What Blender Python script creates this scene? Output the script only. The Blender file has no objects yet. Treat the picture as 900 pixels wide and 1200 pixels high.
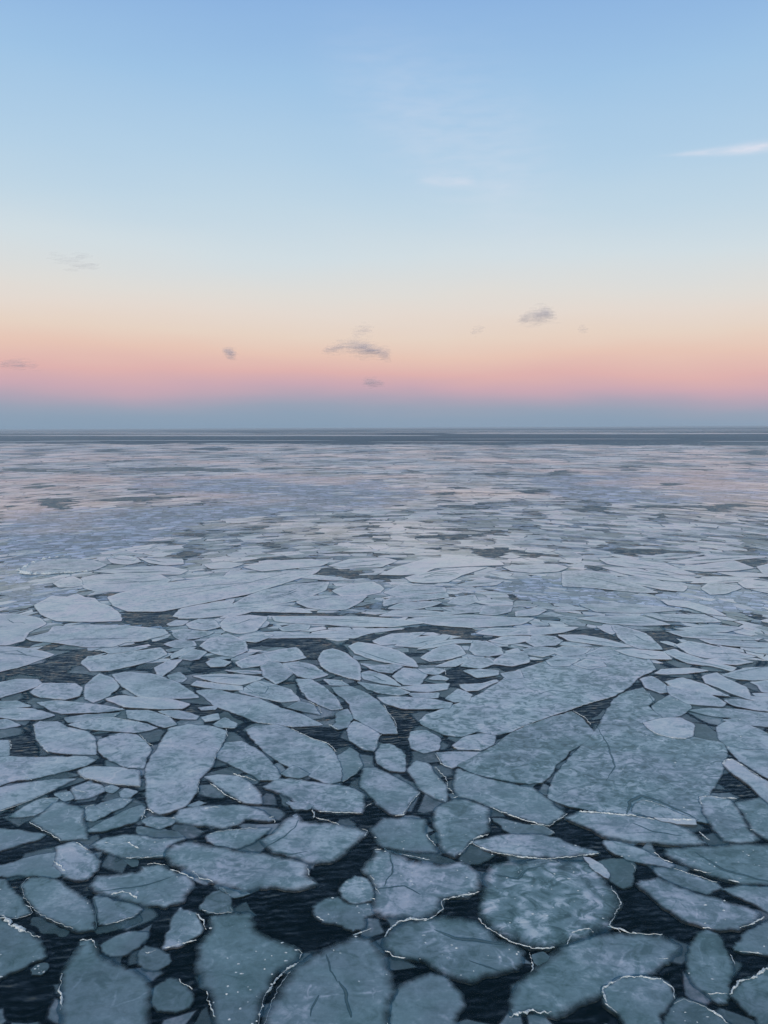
import bpy, math, random
from mathutils import Matrix, Vector, noise as mnoise
from mathutils.geometry import delaunay_2d_cdt

# ------------------------------------------------------------------ camera
C = bpy.context.scene.collection
sc = bpy.context.scene
H = 15.0                                   # eye height above the water, from a ship's deck
PITCH, ROLL = 6.2, -0.25
FOC = 906.0                                # focal length in photo pixels (900 x 1200)
cam_d = bpy.data.cameras.new('camera')
cam = bpy.data.objects.new('camera', cam_d); C.objects.link(cam)
cam_d.sensor_fit = 'VERTICAL'; cam_d.sensor_height = 24.0
cam_d.lens = 24.0 * FOC / 1200.0
cam_d.clip_start = 0.1; cam_d.clip_end = 300000.0
CM = Matrix.Translation((0, 0, H)) @ Matrix.Rotation(math.radians(90 - PITCH), 4, 'X') @ Matrix.Rotation(math.radians(ROLL), 4, 'Z')
cam.matrix_world = CM
sc.camera = cam
sc.render.resolution_x, sc.render.resolution_y = 768, 1024
CR = CM.to_3x3()

def ray(px, py):
    return (CR @ Vector(((px - 450) / FOC, (600 - py) / FOC, -1.0))).normalized()
def ground(px, py, z=0.0):
    d = ray(px, py)
    t = (H - z) / max(-d.z, 1e-6)
    return Vector((d.x * t, d.y * t, z))
def proj(p):
    v = CR.transposed() @ (Vector(p) - Vector((0, 0, H)))
    return (450 + FOC * v.x / -v.z, 600 - FOC * v.y / -v.z)

# ------------------------------------------------------------------ light
def L(r, g, b):                            # sRGB 0-255 -> linear
    f = lambda c: (c / 255 / 12.92) if c / 255 <= 0.04045 else ((c / 255 + 0.055) / 1.055) ** 2.4
    return (f(r), f(g), f(b), 1.0)
SUN_ELEV, SUN_DIR = 22.0, 200.0             # low behind the viewer
w = bpy.data.worlds.new('World'); sc.world = w; w.use_nodes = True
nt = w.node_tree; nt.nodes.clear()
N = nt.nodes.new; LK = nt.links.new
def wmath(op, a, b=None, c=None):
    n = N('ShaderNodeMath'); n.operation = op
    for i, v in enumerate((a, b, c)):
        if v is None: continue
        if isinstance(v, (int, float)): n.inputs[i].default_value = v
        else: LK(v, n.inputs[i])
    return n.outputs[0]
tc = N('ShaderNodeTexCoord'); sep = N('ShaderNodeSeparateXYZ'); LK(tc.outputs['Generated'], sep.inputs[0])
X, Y, Z = sep.outputs
elev = wmath('MULTIPLY', wmath('ARCSINE', Z), 180 / math.pi)
azim = wmath('ARCTAN2', X, Y)                                   # 0 straight ahead, + to the right
nz = N('ShaderNodeTexNoise'); nz.inputs['Scale'].default_value = 1.0; nz.inputs['Detail'].default_value = 3
mp = N('ShaderNodeMapping'); mp.inputs['Scale'].default_value = (3.0, 3.0, 14.0)
LK(tc.outputs['Generated'], mp.inputs[0]); LK(mp.outputs[0], nz.inputs['Vector'])
# the twilight arch leans a little: higher on one side, and has faint uneven streaks
el2 = wmath('ADD', elev, wmath('ADD', wmath('MULTIPLY', azim, 0.95),
                               wmath('MULTIPLY', wmath('SUBTRACT', nz.outputs['Fac'], 0.5), 2.0)))
STOPS = [(-4.0, (122, 148, 168)), (0.0, (136, 158, 180)), (0.8, (141, 160, 181)), (1.4, (152, 162, 181)), (2.1, (174, 164, 181)),
         (2.9, (202, 169, 180)), (3.9, (222, 178, 175)), (5.3, (230, 197, 182)), (6.6, (230, 210, 195)), (8.1, (228, 217, 208)),
         (9.3, (223, 220, 215)), (12.0, (209, 221, 227)), (15.0, (192, 214, 229)), (17.8, (178, 207, 230)),
         (22.7, (158, 195, 229)), (27.5, (140, 179, 224)), (34.0, (116, 156, 200)), (48.0, (90, 127, 164)), (65.0, (82, 115, 146)), (90.0, (86, 115, 143))]
E0, E1 = -4.0, 90.0
ramp = N('ShaderNodeValToRGB'); cr = ramp.color_ramp; cr.interpolation = 'LINEAR'
fac = wmath('POWER', wmath('DIVIDE', wmath('SUBTRACT', el2, E0), E1 - E0), 0.5); LK(fac, ramp.inputs[0])
while len(cr.elements) < len(STOPS): cr.elements.new(0.5)
for i, (a, c) in enumerate(STOPS):
    cr.elements[i].position = ((a - E0) / (E1 - E0)) ** 0.5
for i, (a, c) in enumerate(STOPS):
    cr.elements[i].color = L(*c)
# thin high cirrus: a long wisp, a short smudge and a broad faint veil, placed by bearing and elevation
def bearing(px, py):
    d = ray(px, py); return math.atan2(d.x, d.y), math.degrees(math.asin(d.z))
tex = N('ShaderNodeTexNoise'); tex.inputs['Detail'].default_value = 5; tex.inputs['Scale'].default_value = 1.0
mp2 = N('ShaderNodeMapping'); mp2.inputs['Scale'].default_value = (26, 26, 120); LK(tc.outputs['Generated'], mp2.inputs[0]); LK(mp2.outputs[0], tex.inputs['Vector'])
def gauss(v): return wmath('EXPONENT', wmath('MULTIPLY', wmath('MULTIPLY', v, v), -1.0))
def wisp(pa, pb, wa, wb, amount, fade, tail=0.6):
    (a0, e0), (a1, e1) = bearing(*pa), bearing(*pb)
    t = wmath('DIVIDE', wmath('SUBTRACT', azim, a0), a1 - a0)
    line = wmath('MULTIPLY_ADD', t, e1 - e0, e0)
    tt = wmath('MINIMUM', wmath('MAXIMUM', t, 0.0), 1.4)
    width = wmath('MULTIPLY_ADD', tt, wb - wa, wa)
    m = gauss(wmath('DIVIDE', wmath('SUBTRACT', elev, line), width))
    s1 = N('ShaderNodeMapRange'); s1.interpolation_type = 'SMOOTHSTEP'; LK(t, s1.inputs[0]); s1.inputs[1].default_value = -0.1; s1.inputs[2].default_value = fade
    s2 = N('ShaderNodeMapRange'); s2.interpolation_type = 'SMOOTHSTEP'; LK(t, s2.inputs[0]); s2.inputs[1].default_value = 1.0; s2.inputs[2].default_value = 1.0 + tail; s2.inputs[3].default_value = 1; s2.inputs[4].default_value = 0
    k = wmath('MULTIPLY', m, wmath('MULTIPLY', s1.outputs[0], s2.outputs[0]))
    n_ = wmath('MULTIPLY_ADD', tex.outputs['Fac'], 2.2, -0.35)
    return wmath('MULTIPLY', wmath('MULTIPLY', k, amount), wmath('MAXIMUM', n_, 0.0))
veil = wmath('ADD', wisp((768, 183), (900, 172), 0.07, 0.30, 0.9, 0.7), wisp((488, 210), (545, 212), 0.34, 0.28, 0.45, 0.5, 0.3))
veil = wmath('ADD', veil, wisp((360, 60), (580, 190), 2.6, 4.6, 0.2, 0.6, 0.5))
mxs = N('ShaderNodeMix'); mxs.data_type = 'RGBA'; LK(veil, mxs.inputs[0]); LK(ramp.outputs[0], mxs.inputs[6]); mxs.inputs[7].default_value = L(224, 226, 238)
bg1 = N('ShaderNodeBackground'); LK(mxs.outputs[2], bg1.inputs[0]); bg1.inputs[1].default_value = 1.0
sky = N('ShaderNodeTexSky'); sky.sky_type = 'NISHITA'; sky.sun_disc = False
sky.sun_elevation = math.radians(SUN_ELEV); sky.sun_rotation = math.radians(SUN_DIR)
sky.air_density = 1.2; sky.dust_density = 1.0; sky.ozone_density = 2.0
bg2 = N('ShaderNodeBackground'); LK(sky.outputs[0], bg2.inputs[0]); bg2.inputs[1].default_value = 0.15
mr = N('ShaderNodeMapRange'); mr.interpolation_type = 'SMOOTHSTEP'
LK(Y, mr.inputs[0]); mr.inputs[1].default_value = -0.35; mr.inputs[2].default_value = 0.3
mixw = N('ShaderNodeMixShader'); LK(mr.outputs[0], mixw.inputs[0]); LK(bg2.outputs[0], mixw.inputs[1]); LK(bg1.outputs[0], mixw.inputs[2])
wo = N('ShaderNodeOutputWorld'); LK(mixw.outputs[0], wo.inputs[0])

sd = bpy.data.lights.new('sun', 'SUN'); sd.energy = 0.7; sd.angle = math.radians(14); sd.color = (1.0, 0.90, 0.86)
sun = bpy.data.objects.new('sun', sd); C.objects.link(sun); sun.location = (0, -50, 60)
az = math.radians(SUN_DIR); el = math.radians(SUN_ELEV)
sv = Vector((math.sin(az) * math.cos(el), math.cos(az) * math.cos(el), math.sin(el)))   # towards the sun
sun.rotation_euler = sv.to_track_quat('Z', 'Y').to_euler()
sc.view_settings.view_transform = 'Standard'; sc.view_settings.look = 'None'
sc.view_settings.exposure = 0.0; sc.view_settings.gamma = 1.0; sc.view_settings.use_curve_mapping = False
sc.cycles.transparent_max_bounces = 160
sc.cycles.max_bounces = 6; sc.cycles.volume_bounces = 1

# ------------------------------------------------------------------ materials
class NB:                                                    # small node builder
    def __init__(s, name):
        s.m = bpy.data.materials.new(name); s.m.use_nodes = True
        s.t = s.m.node_tree; s.t.nodes.clear(); s.out = s.t.nodes.new('ShaderNodeOutputMaterial')
    def n(s, kind, **kw):
        o = s.t.nodes.new('ShaderNode' + kind)
        for k, v in kw.items(): setattr(o, k, v)
        return o
    def put(s, v, sock):
        if isinstance(v, (int, float, tuple)): sock.default_value = v
        else: s.t.links.new(v, sock)
    def math(s, op, *a, clamp=False):
        o = s.n('Math', operation=op, use_clamp=clamp)
        for i, v in enumerate(a): s.put(v, o.inputs[i])
        return o.outputs[0]
    def noise(s, vec, scale, detail=3, rough=0.5, dist=0.0):
        o = s.n('TexNoise'); s.put(vec, o.inputs['Vector']); o.inputs['Scale'].default_value = scale
        o.inputs['Detail'].default_value = detail; o.inputs['Roughness'].default_value = rough; o.inputs['Distortion'].default_value = dist
        return o.outputs['Fac']
    def maprange(s, v, a, b, c=0.0, d=1.0, smooth=True):
        o = s.n('MapRange', interpolation_type='SMOOTHSTEP' if smooth else 'LINEAR'); s.put(v, o.inputs[0])
        for i, q in zip((1, 2, 3, 4), (a, b, c, d)): s.put(q, o.inputs[i])
        return o.outputs[0]
    def mix(s, f, a, b):
        o = s.n('Mix', data_type='RGBA'); s.put(f, o.inputs[0]); s.put(a, o.inputs[6]); s.put(b, o.inputs[7])
        return o.outputs[2]
    def attr(s, name):
        return s.n('Attribute', attribute_name=name).outputs['Fac']
    def mapping(s, vec, scale=(1, 1, 1), rot=(0, 0, 0)):
        o = s.n('Mapping'); s.put(vec, o.inputs[0]); o.inputs['Scale'].default_value = scale; o.inputs['Rotation'].default_value = rot
        return o.outputs[0]
    def bump(s, h, strength, dist, base=None):
        o = s.n('Bump'); s.put(h, o.inputs['Height']); s.put(strength, o.inputs['Strength']); o.inputs['Distance'].default_value = dist
        if base is not None: s.put(base, o.inputs['Normal'])
        return o.outputs[0]
    def bsdf(s, **kw):
        o = s.n('BsdfPrincipled')
        for k, v in kw.items(): s.put(v, o.inputs[k.replace('_', ' ')])
        return o
    def surface(s, sh): s.t.links.new(sh, s.out.inputs[0]); return s.m

def make_ice(name, tint):
    b = NB(name)
    pos = b.n('NewGeometry').outputs['Position']
    tone, edge, mot, clear = b.attr('tone'), b.attr('edge'), b.attr('mottle'), b.attr('clear')
    n1 = b.noise(pos, 0.55, 4, 0.55, 0.4)
    n2 = b.noise(b.mapping(pos, (1.0, 1.7, 1.0), (0, 0, 0.5)), 2.1, 5, 0.6, 0.9)
    n3 = b.noise(pos, 9.0, 4, 0.65)
    vo = b.n('TexVoronoi'); vo.feature = 'SMOOTH_F1'; b.put(b.mapping(pos, (1.2, 1.2, 1)), vo.inputs['Vector']); vo.inputs['Scale'].default_value = 1.5
    vo.inputs['Smoothness'].default_value = 0.6
    cells = b.maprange(vo.outputs['Distance'], 0.15, 0.75, 1.0, 0.0)
    n4 = b.noise(b.mapping(pos, (1.0, 1.25, 1.0), (0, 0, 0.5)), 1.5, 6, 0.62, 1.4)
    clump = b.math('MULTIPLY', b.math('ADD', b.math('MULTIPLY', b.math('SUBTRACT', b.maprange(n4, 0.30, 0.58), 0.72), 0.30),
                                      b.math('MULTIPLY', b.math('SUBTRACT', cells, 0.6), b.maprange(mot, 0.92, 0.99, 0.08, 0.24))), mot)
    t = b.math('ADD', tone, b.math('MULTIPLY', b.math('SUBTRACT', n1, 0.5), 0.36))
    t = b.math('ADD', t, b.math('MULTIPLY', b.math('SUBTRACT', n2, 0.5), 0.16))
    t = b.math('ADD', t, b.math('MULTIPLY', b.math('SUBTRACT', n3, 0.5), 0.16))
    lipn = b.math('MULTIPLY', b.math('MULTIPLY', b.maprange(b.noise(pos, 0.8, 3, 0.6), 0.35, 0.65, 0.1, 1.0), b.maprange(b.math('ADD', edge, b.math('MULTIPLY', b.math('SUBTRACT', n2, 0.5), 0.8)), 1.1, 1.9, 1.0, -0.35)), b.attr('lip'))
    t = b.math('ADD', t, lipn)
    # frost: fine white veins and dusted patches with ragged borders; darker glassy spots
    wv = b.n('VectorMath', operation='MULTIPLY_ADD'); b.put(b.n('TexNoise').outputs['Color'], wv.inputs[0]); wv.inputs[1].default_value = (0.5, 0.5, 0.5); b.put(pos, wv.inputs[2])
    ve = b.n('TexVoronoi', feature='DISTANCE_TO_EDGE'); b.put(wv.outputs[0], ve.inputs['Vector']); ve.inputs['Scale'].default_value = 0.55
    vein = b.math('MULTIPLY', b.maprange(ve.outputs['Distance'], 0.006, 0.028, 1.0, 0.0), b.maprange(b.noise(pos, 1.3, 2), 0.48, 0.62))
    dust = b.math('MULTIPLY', b.maprange(b.noise(pos, 1.6, 8, 0.72, 0.2), 0.54, 0.66), b.maprange(b.noise(pos, 0.4, 2), 0.42, 0.6))
    glass = b.maprange(b.noise(pos, 0.9, 5, 0.6, 1.2), 0.60, 0.70)
    t = b.math('ADD', t, b.math('MULTIPLY', vein, 0.07))
    t = b.math('ADD', t, b.math('MULTIPLY', dust, 0.045))
    t = b.math('SUBTRACT', t, b.math('MULTIPLY', glass, 0.10))
    t = b.math('ADD', t, clump, clamp=True)
    r = b.n('ValToRGB'); b.put(t, r.inputs[0]); e = r.color_ramp.elements
    e[0].position = 0.0; e[0].color = (0.035, 0.072, 0.08, 1)
    e[1].position = 1.0; e[1].color = (0.92, 0.88, 0.85, 1)  # warm pale stops: pink sheen of the low sky put into the colour
    for p, c in ((0.3, (0.12, 0.20, 0.205)), (0.45, (0.235, 0.33, 0.355)), (0.55, (0.50, 0.565, 0.60)), (0.68, (0.76, 0.745, 0.735))):
        q = e.new(p); q.color = (*c, 1)
    hgt = b.math('ADD', b.math('MULTIPLY', n3, 0.3), b.math('MULTIPLY', n2, 0.7))
    nrm = b.bump(hgt, 0.35, 0.05)
    tn = b.n('VectorMath', operation='MULTIPLY'); b.put(r.outputs[0], tn.inputs[0]); tn.inputs[1].default_value = tint
    hue = b.n('VectorMath', operation='MULTIPLY'); b.put(tn.outputs[0], hue.inputs[0])
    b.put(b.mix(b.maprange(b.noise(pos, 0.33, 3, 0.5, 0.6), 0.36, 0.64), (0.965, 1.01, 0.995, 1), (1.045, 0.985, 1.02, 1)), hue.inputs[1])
    wet = b.noise(pos, 0.016, 3, 0.6)
    p = b.bsdf(Base_Color=hue.outputs[0], Roughness=b.maprange(n2, 0.3, 0.7, 0.5, 0.34), IOR=1.31, Normal=nrm, Coat_Weight=b.maprange(wet, 0.44, 0.62, 0.15, 0.75), Coat_Roughness=0.16)
    tr = b.n('BsdfTransparent'); tr.inputs[0].default_value = (0.55, 0.72, 0.80, 1)
    ee = b.math('ADD', edge, b.math('MULTIPLY', b.math('SUBTRACT', b.noise(pos, 2.5, 3, 0.6), 0.5), 0.7))
    al = b.maprange(ee, -0.1, 1.05, 0.08, 1.0)
    al = b.math('MULTIPLY', al, b.math('SUBTRACT', 1.0, clear), clamp=True)
    mx = b.n('MixShader'); b.put(al, mx.inputs[0]); b.put(tr.outputs[0], mx.inputs[1]); b.put(p.outputs[0], mx.inputs[2])
    return b.surface(mx.outputs[0])

def make_rim():
    b = NB('crushed_frost')
    pos = b.n('NewGeometry').outputs['Position']
    n = b.noise(pos, 11.0, 4, 0.7)
    c = b.mix(b.maprange(n, 0.35, 0.65), (0.40, 0.48, 0.51, 1), (0.80, 0.83, 0.83, 1))
    p = b.bsdf(Base_Color=c, Roughness=0.6, IOR=1.31, Normal=b.bump(n, 0.6, 0.03))
    return b.surface(p.outputs[0])

def make_water():
    b = NB('sea_water')
    pos = b.n('NewGeometry').outputs['Position']
    def slopes(scale, ang, nscale, detail, dist=0.4):
        o = b.n('TexNoise'); b.put(b.mapping(pos, scale, (0, 0, math.radians(ang))), o.inputs['Vector'])
        o.inputs['Scale'].default_value = nscale; o.inputs['Detail'].default_value = detail; o.inputs['Distortion'].default_value = dist
        v = b.n('VectorMath', operation='SUBTRACT'); b.put(o.outputs['Color'], v.inputs[0]); v.inputs[1].default_value = (0.5, 0.5, 0.5)
        return v.outputs[0]
    def scaled(v, k):
        o = b.n('VectorMath', operation='MULTIPLY'); b.put(v, o.inputs[0]); b.put(k, o.inputs[1]); return o.outputs[0]
    def add(u, v):
        o = b.n('VectorMath', operation='ADD'); b.put(u, o.inputs[0]); b.put(v, o.inputs[1]); return o.outputs[0]
    s1 = slopes((0.8, 2.6, 1), -14, 1.5, 2.5, 0.6)
    s2 = slopes((1.4, 3.4, 1), 10, 3.2, 2, 0.3)
    s3 = slopes((0.5, 1.3, 1), -22, 0.7, 1, 0.3)
    v = add(add(scaled(s1, (0.5, WAVE, 0)), scaled(s2, (0.4, WAVE * 0.6, 0))), scaled(s3, (0.1, WAVE * 0.25, 0)))
    wv = b.n('TexWave', wave_type='BANDS', bands_direction='Y', wave_profile='SIN')
    b.put(b.mapping(pos, (1, 1, 1), (0, 0, math.radians(-11))), wv.inputs['Vector'])
    for k_, q_ in (('Scale', 1.05), ('Distortion', 7.0), ('Detail', 3.5), ('Detail Scale', 1.3), ('Detail Roughness', 0.6)): wv.inputs[k_].default_value = q_
    amp = b.maprange(b.noise(pos, 0.35, 2), 0.35, 0.65, 0.06, 0.22)
    cb = b.n('CombineXYZ'); b.put(b.math('MULTIPLY', b.math('SUBTRACT', wv.outputs['Fac'], 0.5), amp), cb.inputs[1])
    v = add(v, cb.outputs[0])
    # normals leaned towards the viewer, more with distance, to darken the sky reflection
    py_ = b.n('SeparateXYZ'); b.put(pos, py_.inputs[0])
    lean = b.math('ADD', b.maprange(py_.outputs[1], 30, 160, 0.085, 0.17, smooth=False), b.maprange(py_.outputs[1], 160, 900, 0.0, 0.10, smooth=False))
    cb2 = b.n('CombineXYZ'); b.put(b.math('MULTIPLY', lean, -1.0), cb2.inputs[1]); cb2.inputs[2].default_value = 1.0
    v = add(v, cb2.outputs[0])
    nn = b.n('VectorMath', operation='NORMALIZE'); b.put(v, nn.inputs[0])
    p = b.bsdf(Base_Color=(0.001, 0.006, 0.008, 1), Roughness=0.11, IOR=1.32, Normal=nn.outputs[0])
    return b.surface(p.outputs[0])

WAVE = 0.5
ICE, RIM, WATER = make_ice('floating_ice', (1, 1, 1)), make_rim(), make_water()
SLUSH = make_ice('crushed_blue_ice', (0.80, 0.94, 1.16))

# ------------------------------------------------------------------ helpers
def tag(o, label=None, cat=None, group=None, kind=None):
    if label: o['label'] = label
    if cat: o['category'] = cat
    if group: o['group'] = group
    if kind: o['kind'] = kind
    return o
def mesh_obj(name, verts, faces, mat, parent=None, attrs=None, smooth=True):
    me = bpy.data.meshes.new(name); me.from_pydata(verts, [], faces); me.materials.append(mat)
    for k, vals in (attrs or {}).items():
        at = me.attributes.new(k, 'FLOAT', 'POINT'); at.data.foreach_set('value', vals)
    if smooth: me.polygons.foreach_set('use_smooth', [True] * len(me.polygons))
    me.update()
    o = bpy.data.objects.new(name, me); C.objects.link(o)
    if parent is not None: o.parent = parent
    return o
def fbm(x, y, s=1.0, seed=0.0):
    return mnoise.noise(Vector((x * s + seed * 7.1, y * s - seed * 3.3, seed))) * 0.65 + mnoise.noise(Vector((x * s * 2.3 + 9, y * s * 2.3, seed + 4))) * 0.35
def area2(p):
    return 0.5 * sum(p[i][0] * p[(i + 1) % len(p)][1] - p[(i + 1) % len(p)][0] * p[i][1] for i in range(len(p)))
def inside(poly, x, y):
    c = False; j = len(poly) - 1
    for i in range(len(poly)):
        xi, yi = poly[i]; xj, yj = poly[j]
        if (yi > y) != (yj > y) and x < (xj - xi) * (y - yi) / (yj - yi) + xi: c = not c
        j = i
    return c
def catmull(pts, step, closed=True):
    """Rounded outline through the given ground points, resampled about every STEP metres."""
    n = len(pts); out = []
    rng = range(n) if closed else range(n - 1)
    for i in rng:
        if closed: p0, p1, p2, p3 = pts[i - 1], pts[i], pts[(i + 1) % n], pts[(i + 2) % n]
        else: p0, p1, p2, p3 = pts[max(i - 1, 0)], pts[i], pts[i + 1], pts[min(i + 2, n - 1)]
        d = (p2 - p1).length
        k = max(1, min(24, int(round(d / step))))
        d01, d23 = max((p1 - p0).length, 1e-4), max((p3 - p2).length, 1e-4)
        m1 = ((p2 - p0) / (d01 + d)) * d * 0.22
        m2 = ((p3 - p1) / (d + d23)) * d * 0.22
        for q in range(k):
            t = q / k
            out.append(p1 * (2*t**3 - 3*t*t + 1) + m1 * (t**3 - 2*t*t + t) + p2 * (-2*t**3 + 3*t*t) + m2 * (t**3 - t*t))
    if not closed: out.append(pts[-1].copy())
    return out
def floe_mesh(name, outline, top, tone, mottle=0.15, clear=0.0, soft=0.12, rough=0.03, seed=0.0, parent=None, grow=0.0, lip=0.0, lipw=0.3):
    """One ice floe: OUTLINE are ground Vectors; a plate with worn, thinner edges that dips under the water."""
    A = area2([(p.x, p.y) for p in outline])
    if A < 0: outline = outline[::-1]; A = -A
    per = sum((outline[i] - outline[i - 1]).length for i in range(len(outline)))
    w = min(soft, 0.42 * A / per)
    n = len(outline); o2 = []
    nor = []
    for i in range(n):
        t = (outline[(i + 1) % n] - outline[i - 1]); t.z = 0
        t = t.normalized() if t.length > 1e-6 else Vector((1, 0, 0))
        nor.append(Vector((-t.y, t.x, 0)))
    for i in range(n):
        p = outline[i]
        j = (fbm(p.x, p.y, 0.9, seed) * 1.5 + fbm(p.x, p.y, 3.2, seed + 5) + 0.5 * fbm(p.x, p.y, 9.0, seed + 3)) * rough - grow
        o2.append(p + nor[i] * j)
    V, F, E = [], [], []
    for p in o2: V.append((p.x, p.y, -0.05)); E.append(0.0)
    for p in o2: V.append((p.x, p.y, top - 0.008)); E.append(0.0)
    for i, p in enumerate(o2):
        wi = w * (0.75 + 0.5 * (0.5 + fbm(p.x, p.y, 0.8, seed + 9)))
        q = p + nor[i] * wi; V.append((q.x, q.y, top)); E.append(1.0)
    for i in range(n):
        j = (i + 1) % n
        F.append((i, j, n + j, n + i)); F.append((n + i, n + j, 2*n + j, 2*n + i))
    B2 = 2 * n
    if lip > 0:                              # paler raised margin: one more ring further in
        w2 = min(lipw, 0.5 * A / per)
        for i, p in enumerate(o2):
            q = p + nor[i] * (w + w2 * (0.6 + 0.8 * (0.5 + fbm(p.x, p.y, 1.1, seed + 2)))); V.append((q.x, q.y, top - 0.002)); E.append(2.0)
        for i in range(n):
            j = (i + 1) % n; F.append((B2 + i, B2 + j, B2 + n + j, B2 + n + i))
        B2 = 3 * n
    ring = [Vector((V[B2 + i][0], V[B2 + i][1])) for i in range(n)]
    v2, _e, f2, ov, _oe, _of = delaunay_2d_cdt(ring, [], [list(range(n))], 1, 1e-5)
    base = len(V); idm = {}
    for k, (c, og) in enumerate(zip(v2, ov)):
        if og: idm[k] = B2 + og[0]
        else: idm[k] = len(V); V.append((c.x, c.y, top)); E.append(2.0 if lip > 0 else 1.0)
    for f in f2:
        if len(set(idm[q] for q in f)) == 3: F.append(tuple(idm[q] for q in f))
    m = len(V)
    o = mesh_obj(name, V, F, ICE, parent, {'edge': E, 'tone': [tone] * m, 'mottle': [mottle] * m, 'clear': [clear] * m, 'lip': [lip] * m}, smooth=False)
    return o
def ridge(path, width, height, base, parent, name='rim', seed=0, gap=0.15):
    """A low uneven ridge of crushed white ice frozen on to a floe's edge."""
    rnd = random.Random(seed)
    width *= 0.5 if width < 0.12 else 0.8; height *= 0.45
    p = catmull(path, max(width * 0.55, 0.05), closed=False)
    V, F = [], []; prev = None
    n = len(p)
    for i, q in enumerate(p):
        t = (p[min(i + 1, n - 1)] - p[max(i - 1, 0)]); t.z = 0
        t = t.normalized() if t.length > 1e-6 else Vector((1, 0, 0)); s = Vector((-t.y, t.x, 0))
        taper = min(1.0, (i + 0.4) / 3, (n - i - 0.6) / 3)
        k = taper * rnd.uniform(0.3, 1.5) * (0.35 + 1.2 * (0.5 + fbm(q.x, q.y, 1.3, seed % 17)))
        if fbm(q.x, q.y, 2.4, seed % 23) > 0.22 - gap: k *= 0.08
        q = q + s * (rnd.uniform(-0.3, 0.3) * width + 0.07 * fbm(q.x, q.y, 2.0, 3) + 0.08 * fbm(q.x, q.y, 6.0, 8))
        ww, hh = width * k * 0.5 + 0.004, height * k + 0.004
        b = len(V)
        V += [(*(q - s * ww).xy, base - 0.01), (*(q - s * ww * 0.4).xy, base + hh * rnd.uniform(0.7, 1.0)), (*(q + s * ww * 0.35).xy, base + hh), (*(q + s * ww).xy, base - 0.01)]
        if prev is not None:
            for a in range(3): F.append((prev + a, prev + a + 1, b + a + 1, b + a))
        prev = b
    return mesh_obj(name, V, F, RIM, parent, smooth=False)
def seam(path, width, base, parent, tone=0.24):
    """A dark refrozen crack across a floe."""
    p = catmull(path, 0.12, closed=False); V, F, E = [], [], []; n = len(p)
    for i, q in enumerate(p):
        t = (p[min(i + 1, n - 1)] - p[max(i - 1, 0)]).normalized(); s = Vector((-t.y, t.x, 0))
        k = 0.55 * width * math.sin(math.pi * (i + .5) / n) ** .6 * (0.7 + 0.8 * (0.5 + fbm(q.x, q.y, 1.1, 2)))
        q = q + s * 0.08 * fbm(q.x, q.y, 2.2, 6)
        for j, e in ((-1, -.3), (-.45, .9), (.45, .9), (1, -.3)): V.append((q.x + s.x * k * j, q.y + s.y * k * j, base + 0.003)); E.append(e)
        if i:
            for a in range(3): F.append((4*i - 4 + a, 4*i - 3 + a, 4*i + 1 + a, 4*i + a))
    m = len(V)
    return mesh_obj('crack', V, F, ICE, parent, {'edge': E, 'tone': [tone] * m, 'mottle': [0.0] * m, 'clear': [0.1] * m}, smooth=False)
def crumbs(points, size, base, parent, seed, name='frost_crust'):
    rnd = random.Random(seed); V, F = [], []
    for c in points:
        k = rnd.randint(5, 7); r = size * rnd.uniform(0.5, 1.5); b = len(V)
        a0 = rnd.random() * 6; sx = rnd.uniform(0.8, 1.9)
        for i in range(k):
            a = a0 + i * 2 * math.pi / k; q = r * rnd.uniform(0.7, 1.2)
            V.append((c.x + math.cos(a) * q * sx, c.y + math.sin(a) * q, base - 0.004))
        V.append((c.x, c.y, base + r * rnd.uniform(0.3, 0.7)))
        for i in range(k): F.append((b + i, b + (i + 1) % k, b + k))
    return mesh_obj(name, V, F, RIM, parent, smooth=False)
# ------------------------------------------------------------------ floes seen in the photograph
# tile = (x0, y0, scale): outlines were read off enlarged tiles and are laid out on the water plane
TILES = {'D1': (0, 1050, 4), 'D2': (225, 1050, 4), 'D3': (450, 1050, 4), 'D4': (675, 1050, 4),
         'C1': (0, 900, 4), 'C2': (225, 900, 4), 'C3': (450, 900, 4), 'C4': (675, 900, 4),
         'A': (0, 960, 3), 'B': (300, 960, 3), 'K': (600, 960, 3), 'Q': (0, 800, 3), 'E': (300, 800, 3), 'F': (600, 800, 3),
         'G': (0, 680, 3), 'H': (300, 680, 3), 'I': (600, 680, 3),
         'S': (0, 650, 4), 'T': (225, 650, 4), 'U': (450, 650, 4), 'V': (675, 650, 4), 'P': (0, 0, 1)}
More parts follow.
